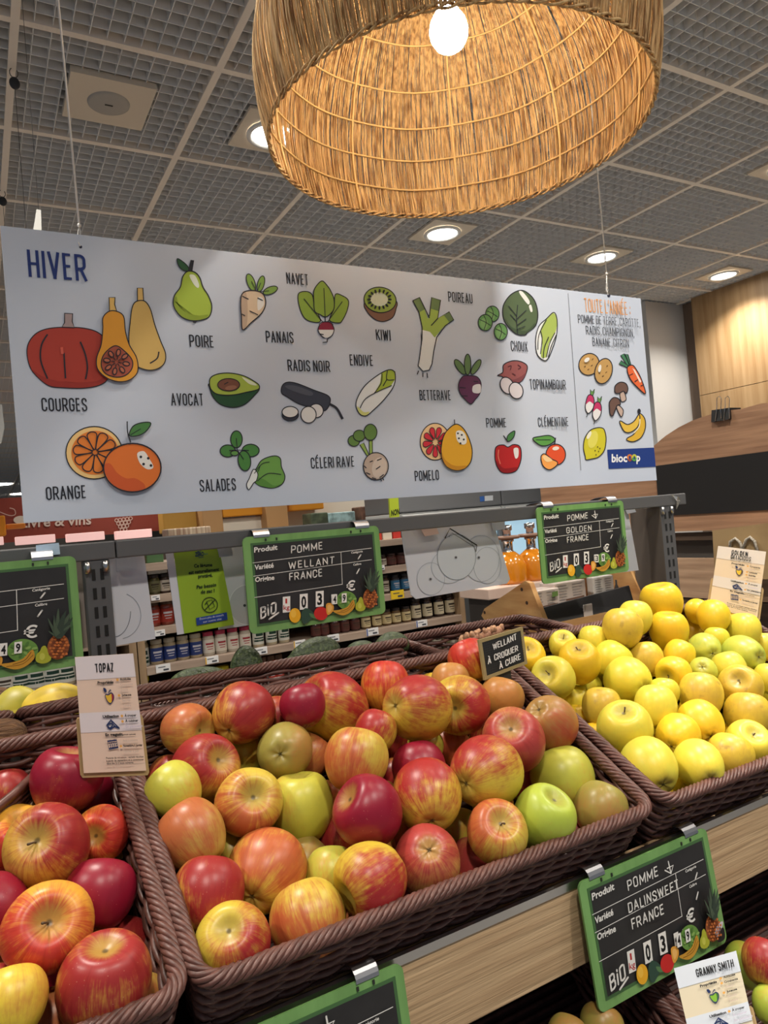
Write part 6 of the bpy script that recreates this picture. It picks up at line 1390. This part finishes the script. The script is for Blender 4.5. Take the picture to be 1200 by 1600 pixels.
# price tags on the shelf edges
pt = mat('tag_white', (232, 232, 234), .4); py_ = mat('tag_yellow', (232, 196, 40), .4)
def price_tag(px, py, wpx, hpx, M, label, strip=None):
    p_ = onY(px, py, SY-.004); s_ = p_.y/ray(px, py).y/FPX
    w_, h_ = wpx*s_/2*1.1, hpx*s_/2
    t = thing('price_tag', label, 'price tag', p_, 'price tags on the jar shelf edges'); b = MB(); b.box((p_.x-w_, SY-.006, p_.z-h_), (p_.x+w_, SY-.0005, p_.z+h_), M); b.build('card', t)
    p = Print(lambda u, v: Vector((p_.x+u*w_, SY-.006, p_.z+v*h_)), (0, -1, 0), .0006); p.fill((70, 74, 84), [(-.7, .45), (.3, .45), (.3, .25), (-.7, .25)]); p.fill((70, 74, 84), [(.0, -.2), (.75, -.2), (.75, -.65), (.0, -.65)])
    if strip: p.fill(strip, [(-1, -1), (-.82, -1), (-.82, 1), (-1, 1)])
    p.build('print', t)
for q in ((255, 1044, 20, 12, pt, 'white price tag under the blue labelled jars'), (331, 1031, 19, 11, pt, 'white price tag with a yellow edge under the pink lidded jars', (220, 170, 50)), (408, 1017, 18, 11, pt, 'white price tag under the green and white trio'), (468, 1006, 18, 11, pt, 'white price tag left of the dark jam jars', (220, 170, 50)), (521, 997, 18, 11, pt, 'white price tag under the dark jam jars'), (582, 987, 19, 11, pt, 'white price tag with a blue edge under the cream labelled jars', (70, 90, 160)), (659, 974, 18, 10, pt, 'white price tag with a blue edge under the tall jars', (70, 90, 160)), (621, 929, 21, 13, py_, 'yellow price tag right of the middle price slate'), (596, 887, 10, 7, pt, 'small white price tag beside the top right of the middle price slate'), (41, 1086, 22, 12, pt, 'white price tag under the left row of jars'), (250, 989, 14, 9, pt, 'white price tag under the red labelled jars'), (243, 934, 12, 8, pt, 'white price tag left of the green leaflet on the third shelf')): price_tag(*q)
# ------------------------------------------------------------------ what stands farther back
redm = mat('header_red', (150, 66, 54), .6)
FY2 = 7.0
t = thing('shop_header', 'long red header board with white wine lettering far behind the banner', 'header board', onY(130, 815, FY2))
a, c2 = onY(-60, 800, FY2), onY(256, 800, FY2); b = MB(); b.box((a.x, FY2, CZ+.085), (c2.x, FY2+.06, CZ+.47), redm); b.build('board', t)
p = Print(lambda x, q: onY(x/4, 740+q/4, FY2), (0, -1, 0), .003)
letters(p, 'Livre & vins', 130, 338, 570, 62, (232, 214, 206), .02, dy=-22)
for i in range(5):
    for j in range(5-i): p.line((226, 196, 186), 5, ell_pts(728+j*22+i*11, 292+i*20-j*3, 10, 10), False, True)
p.line((226, 196, 186), 5, [(0,240),(60,262),(95,255),(90,225),(60,215)]); p.ell((236, 226, 214), 130, 290, 46, 26); p.build('lettering', t)
orm = mat('panel_orange', (226, 150, 36), .5); gold = mat('panel_gold', (206, 162, 76), .5); colw = mat('column_wood', (190, 148, 100), .55); cream = mat('panel_cream', (226, 218, 204), .6)
def far_box(name, px0, px1, py0, py1, y, dep, M, label, cat, group=None, dz0=0):
    a, c2 = onY(px0, (py0+py1)/2, y), onY(px1, (py0+py1)/2, y); zt = onY((px0+px1)/2, py0, y).z; zb_ = onY((px0+px1)/2, py1, y).z
    b = MB(); b.rbox((a.x, y, zb_ if not dz0 else 0), (c2.x, y+dep, zt), M, .01); return tag(b.build(name, origin=(a.x, y, zb_ if not dz0 else 0)), label, cat, group)
far_box('display_box', -20, 9, 806, 838, 6.3, .3, orm, 'orange display box at the left edge behind the banner', 'display box')
far_box('display_box', 9, 40, 818, 826, 6.5, .2, mat('shelf_orange', (214, 138, 56), .5), 'thin orange board beside the orange display box', 'display box')
pinkl = mat('light_pink', (255, 206, 200), .5, emit=.55)
gon = thing('gondola', 'far gondola with four pink lit header signs below the red board', 'shelf unit', onY(100, 870, 6.0))
a, c2 = onY(-40, 850, 6.0), onY(250, 850, 6.0); b = MB(); b.box((a.x, 6.0, 0), (c2.x, 6.5, CZ+.0), shw); b.build('body', gon)
for k, (x0, x1) in enumerate(((-30, 6), (24, 87), (104, 164), (181, 238))):
    y0 = 848-x0*.055; a, c2 = onY(x0, y0, 5.98), onY(x1, y0, 5.98); b = MB(); b.rbox((a.x, 5.98, onY((x0+x1)/2, y0+3, 5.98).z), (c2.x, 6.06, onY((x0+x1)/2, y0-10, 5.98).z), pinkl, .005); b.build('lit_header', gon)
far_box('gold_panel', 254, 308, 770, 832, 6.4, .2, gold, 'golden panel right of the red header board', 'panel')
far_box('wood_column', 316, 348, 760, 850, 6.2, .3, colw, 'round edged wooden column between the gold and the orange panel', 'column', None, 1)
far_box('orange_panel', 347, 417, 770, 806, 6.2, .2, orm, 'orange panel above white boards left of the middle price slate clip', 'panel')
far_box('white_panel', 347, 417, 808, 850, 6.25, .1, cream, 'white board under the orange panel', 'panel')
far_box('wood_column', 416, 450, 755, 850, 6.1, .3, colw, 'wooden column above the left clip of the middle price slate', 'column', None, 1)
far_box('orange_panel', 450, 505, 755, 797, 6.3, .2, orm, 'orange strip right of the wooden column under the banner', 'panel')
far_box('cream_wall', 440, 640, 740, 860, 6.5, .2, cream, 'cream far partition behind the middle price slate', 'partition', None, 1)
far_box('pack_stand', 262, 330, 824, 838, 5.6, .2, mat('pack_beige', (206, 190, 166), .6, noise=((30, 2, 2), (150, 120, 100), .4, .6)), 'pale stand of packs below the gold panel', 'stand', None, 1)
for k, (x0, x1, y0, y1, c_, lb) in enumerate(((486, 513, 801, 820, (84, 96, 74), 'dark green packs far behind the middle price slate'), (513, 556, 800, 826, (168, 200, 204), 'pale blue packs far behind the middle price slate'), (565, 607, 790, 818, (128, 92, 76), 'brown packs far behind the right clip of the middle price slate'))): far_box('far_pack', x0, x1, y0, y1, 5.8, .2, mat('farpack_%d' % k, c_, .6, noise=((14, 14, 14), tuple(int(v*.7) for v in c_), .4, .6)), lb, 'packs', 'packs on the far shelves')
far_box('far_shelf', 440, 640, 824, 872, 5.75, .3, shw, 'far shelf carrying the coloured packs', 'shelf', None, 1)
t = thing('green_sign', 'lime green upright sign reading NON beside the grey fridge canopy', 'sign', onY(617, 800, 4.9)); a = [onY(*q, 4.9) for q in ((608, 772), (622, 771), (626, 836), (612, 838))]
b = MB(); b.prism(a, (0, 1, 0), .02, mat('sign_lime', (172, 190, 50), .5)); b.build('board', t); p = Print(lambda x, q: onY(x, q, 4.9), (0, -1, 0), .003); letters(p, 'NON', 611, 806, 624, 9, (40, 46, 30), .03, dy=-3); p.build('lettering', t)
b = MB(); g_ = onY(617, 836, 4.9); b.box((g_.x-.03, 4.9, 0), (g_.x+.03, 4.925, g_.z), shw); b.build('stand', t)
# refrigerated cabinets
fg = mat('fridge_grey', (112, 114, 118), .4); fl = mat('fridge_light', (206, 208, 208), .3); fglass = mat('fridge_glow', (170, 206, 228), .3, emit=.55)  # door panes glow themselves, in place of light inside the cabinets
FRY = 5.0
for k, (x0, x1, lb) in enumerate(((2.98, 4.03, 'grey refrigerated cabinet with a blue and white badge behind the number wheels'), (4.04, 5.0, 'grey refrigerated cabinet behind the right price slate'))):
    t = thing('fridge_cabinet', lb, 'fridge', ((x0+x1)/2, FRY, 0), 'fridge cabinets in a row')
    b = MB(); b.rbox((x0, FRY, CZ+.05), (x1, FRY+.6, CZ+.235), fg, .01); b.build('canopy', t)
    b = MB(); b.rbox((x0, FRY+.02, CZ+.0), (x1, FRY+.6, CZ+.046), fl, .006); b.rbox((x0+.02, FRY-.015, CZ+.012), (x1-.02, FRY+.01, CZ+.028), fl, .004); b.build('lower_trim', t)
    for j in range(2):
        w_ = (x1-x0)/2; b = MB(); b.box((x0+j*w_+.04, FRY+.05, .3), (x0+(j+1)*w_-.04, FRY+.07, CZ-.02), fglass); b.build('glass_door', t)
    b = MB()
    for j in range(3): xx = x0+(x1-x0)*j/2; b.box((xx-.03 if j else xx, FRY+.03, .1), (xx+.03 if j < 2 else xx, FRY+.09, CZ+.0), fg)
    b.build('door_frame', t)
    b = MB(); b.box((x0, FRY+.1, 0), (x1, FRY+.6, CZ), fg); b.build('cabinet_body', t)
    if k == 0:
        p = Print(lambda x, q: onY(x, q, FRY), (0, -1, 0), .003); p.fill((60, 104, 180), [(749, 776), (756, 775), (757, 783), (750, 784)]); p.fill((210, 216, 224), [(757, 775), (770, 774), (770, 782), (757, 783)]); p.build('badge', t)
# dark cupboard beside the jar shelves
far_box('dark_cupboard', 722, 752, 922, 990, 3.3, .3, mat('cupboard_slate', (58, 62, 66), .6), 'dark slate cupboard right of the jar shelves', 'cupboard', None, 1)
far_box('wood_box', 752, 766, 925, 946, 3.0, .1, colw, 'small wooden box beside the dark cupboard', 'box', None, 1)
# ------------------------------------------------------------------ apples in the lower baskets
def low_apple(px, py, rpx, dist, look, label):
    P0 = atD(px, py, dist); put_apple(P0, rpx*dist/FPX, look, ('n', .2, -1), (.2, -.4), label, 'apples in the lower baskets', 'w')
low_apple(1196, 1505, 37, .93, 'R', 'red apple in the lower basket at the right edge above the green apple card corner')
low_apple(1166, 1508, 33, .97, 'G', 'green apple in the lower basket right of the green apple card')
low_apple(1206, 1572, 30, .90, 'G', 'green apple at the lower right corner of the picture')
low_apple(940, 1604, 34, .86, 'OL', 'yellow-brown apple below the front price slate')  # this and the next: dull olive skin imitates the shade under the board
low_apple(886, 1624, 34, .84, 'OL', 'dim apple at the bottom edge left of the front price slate')
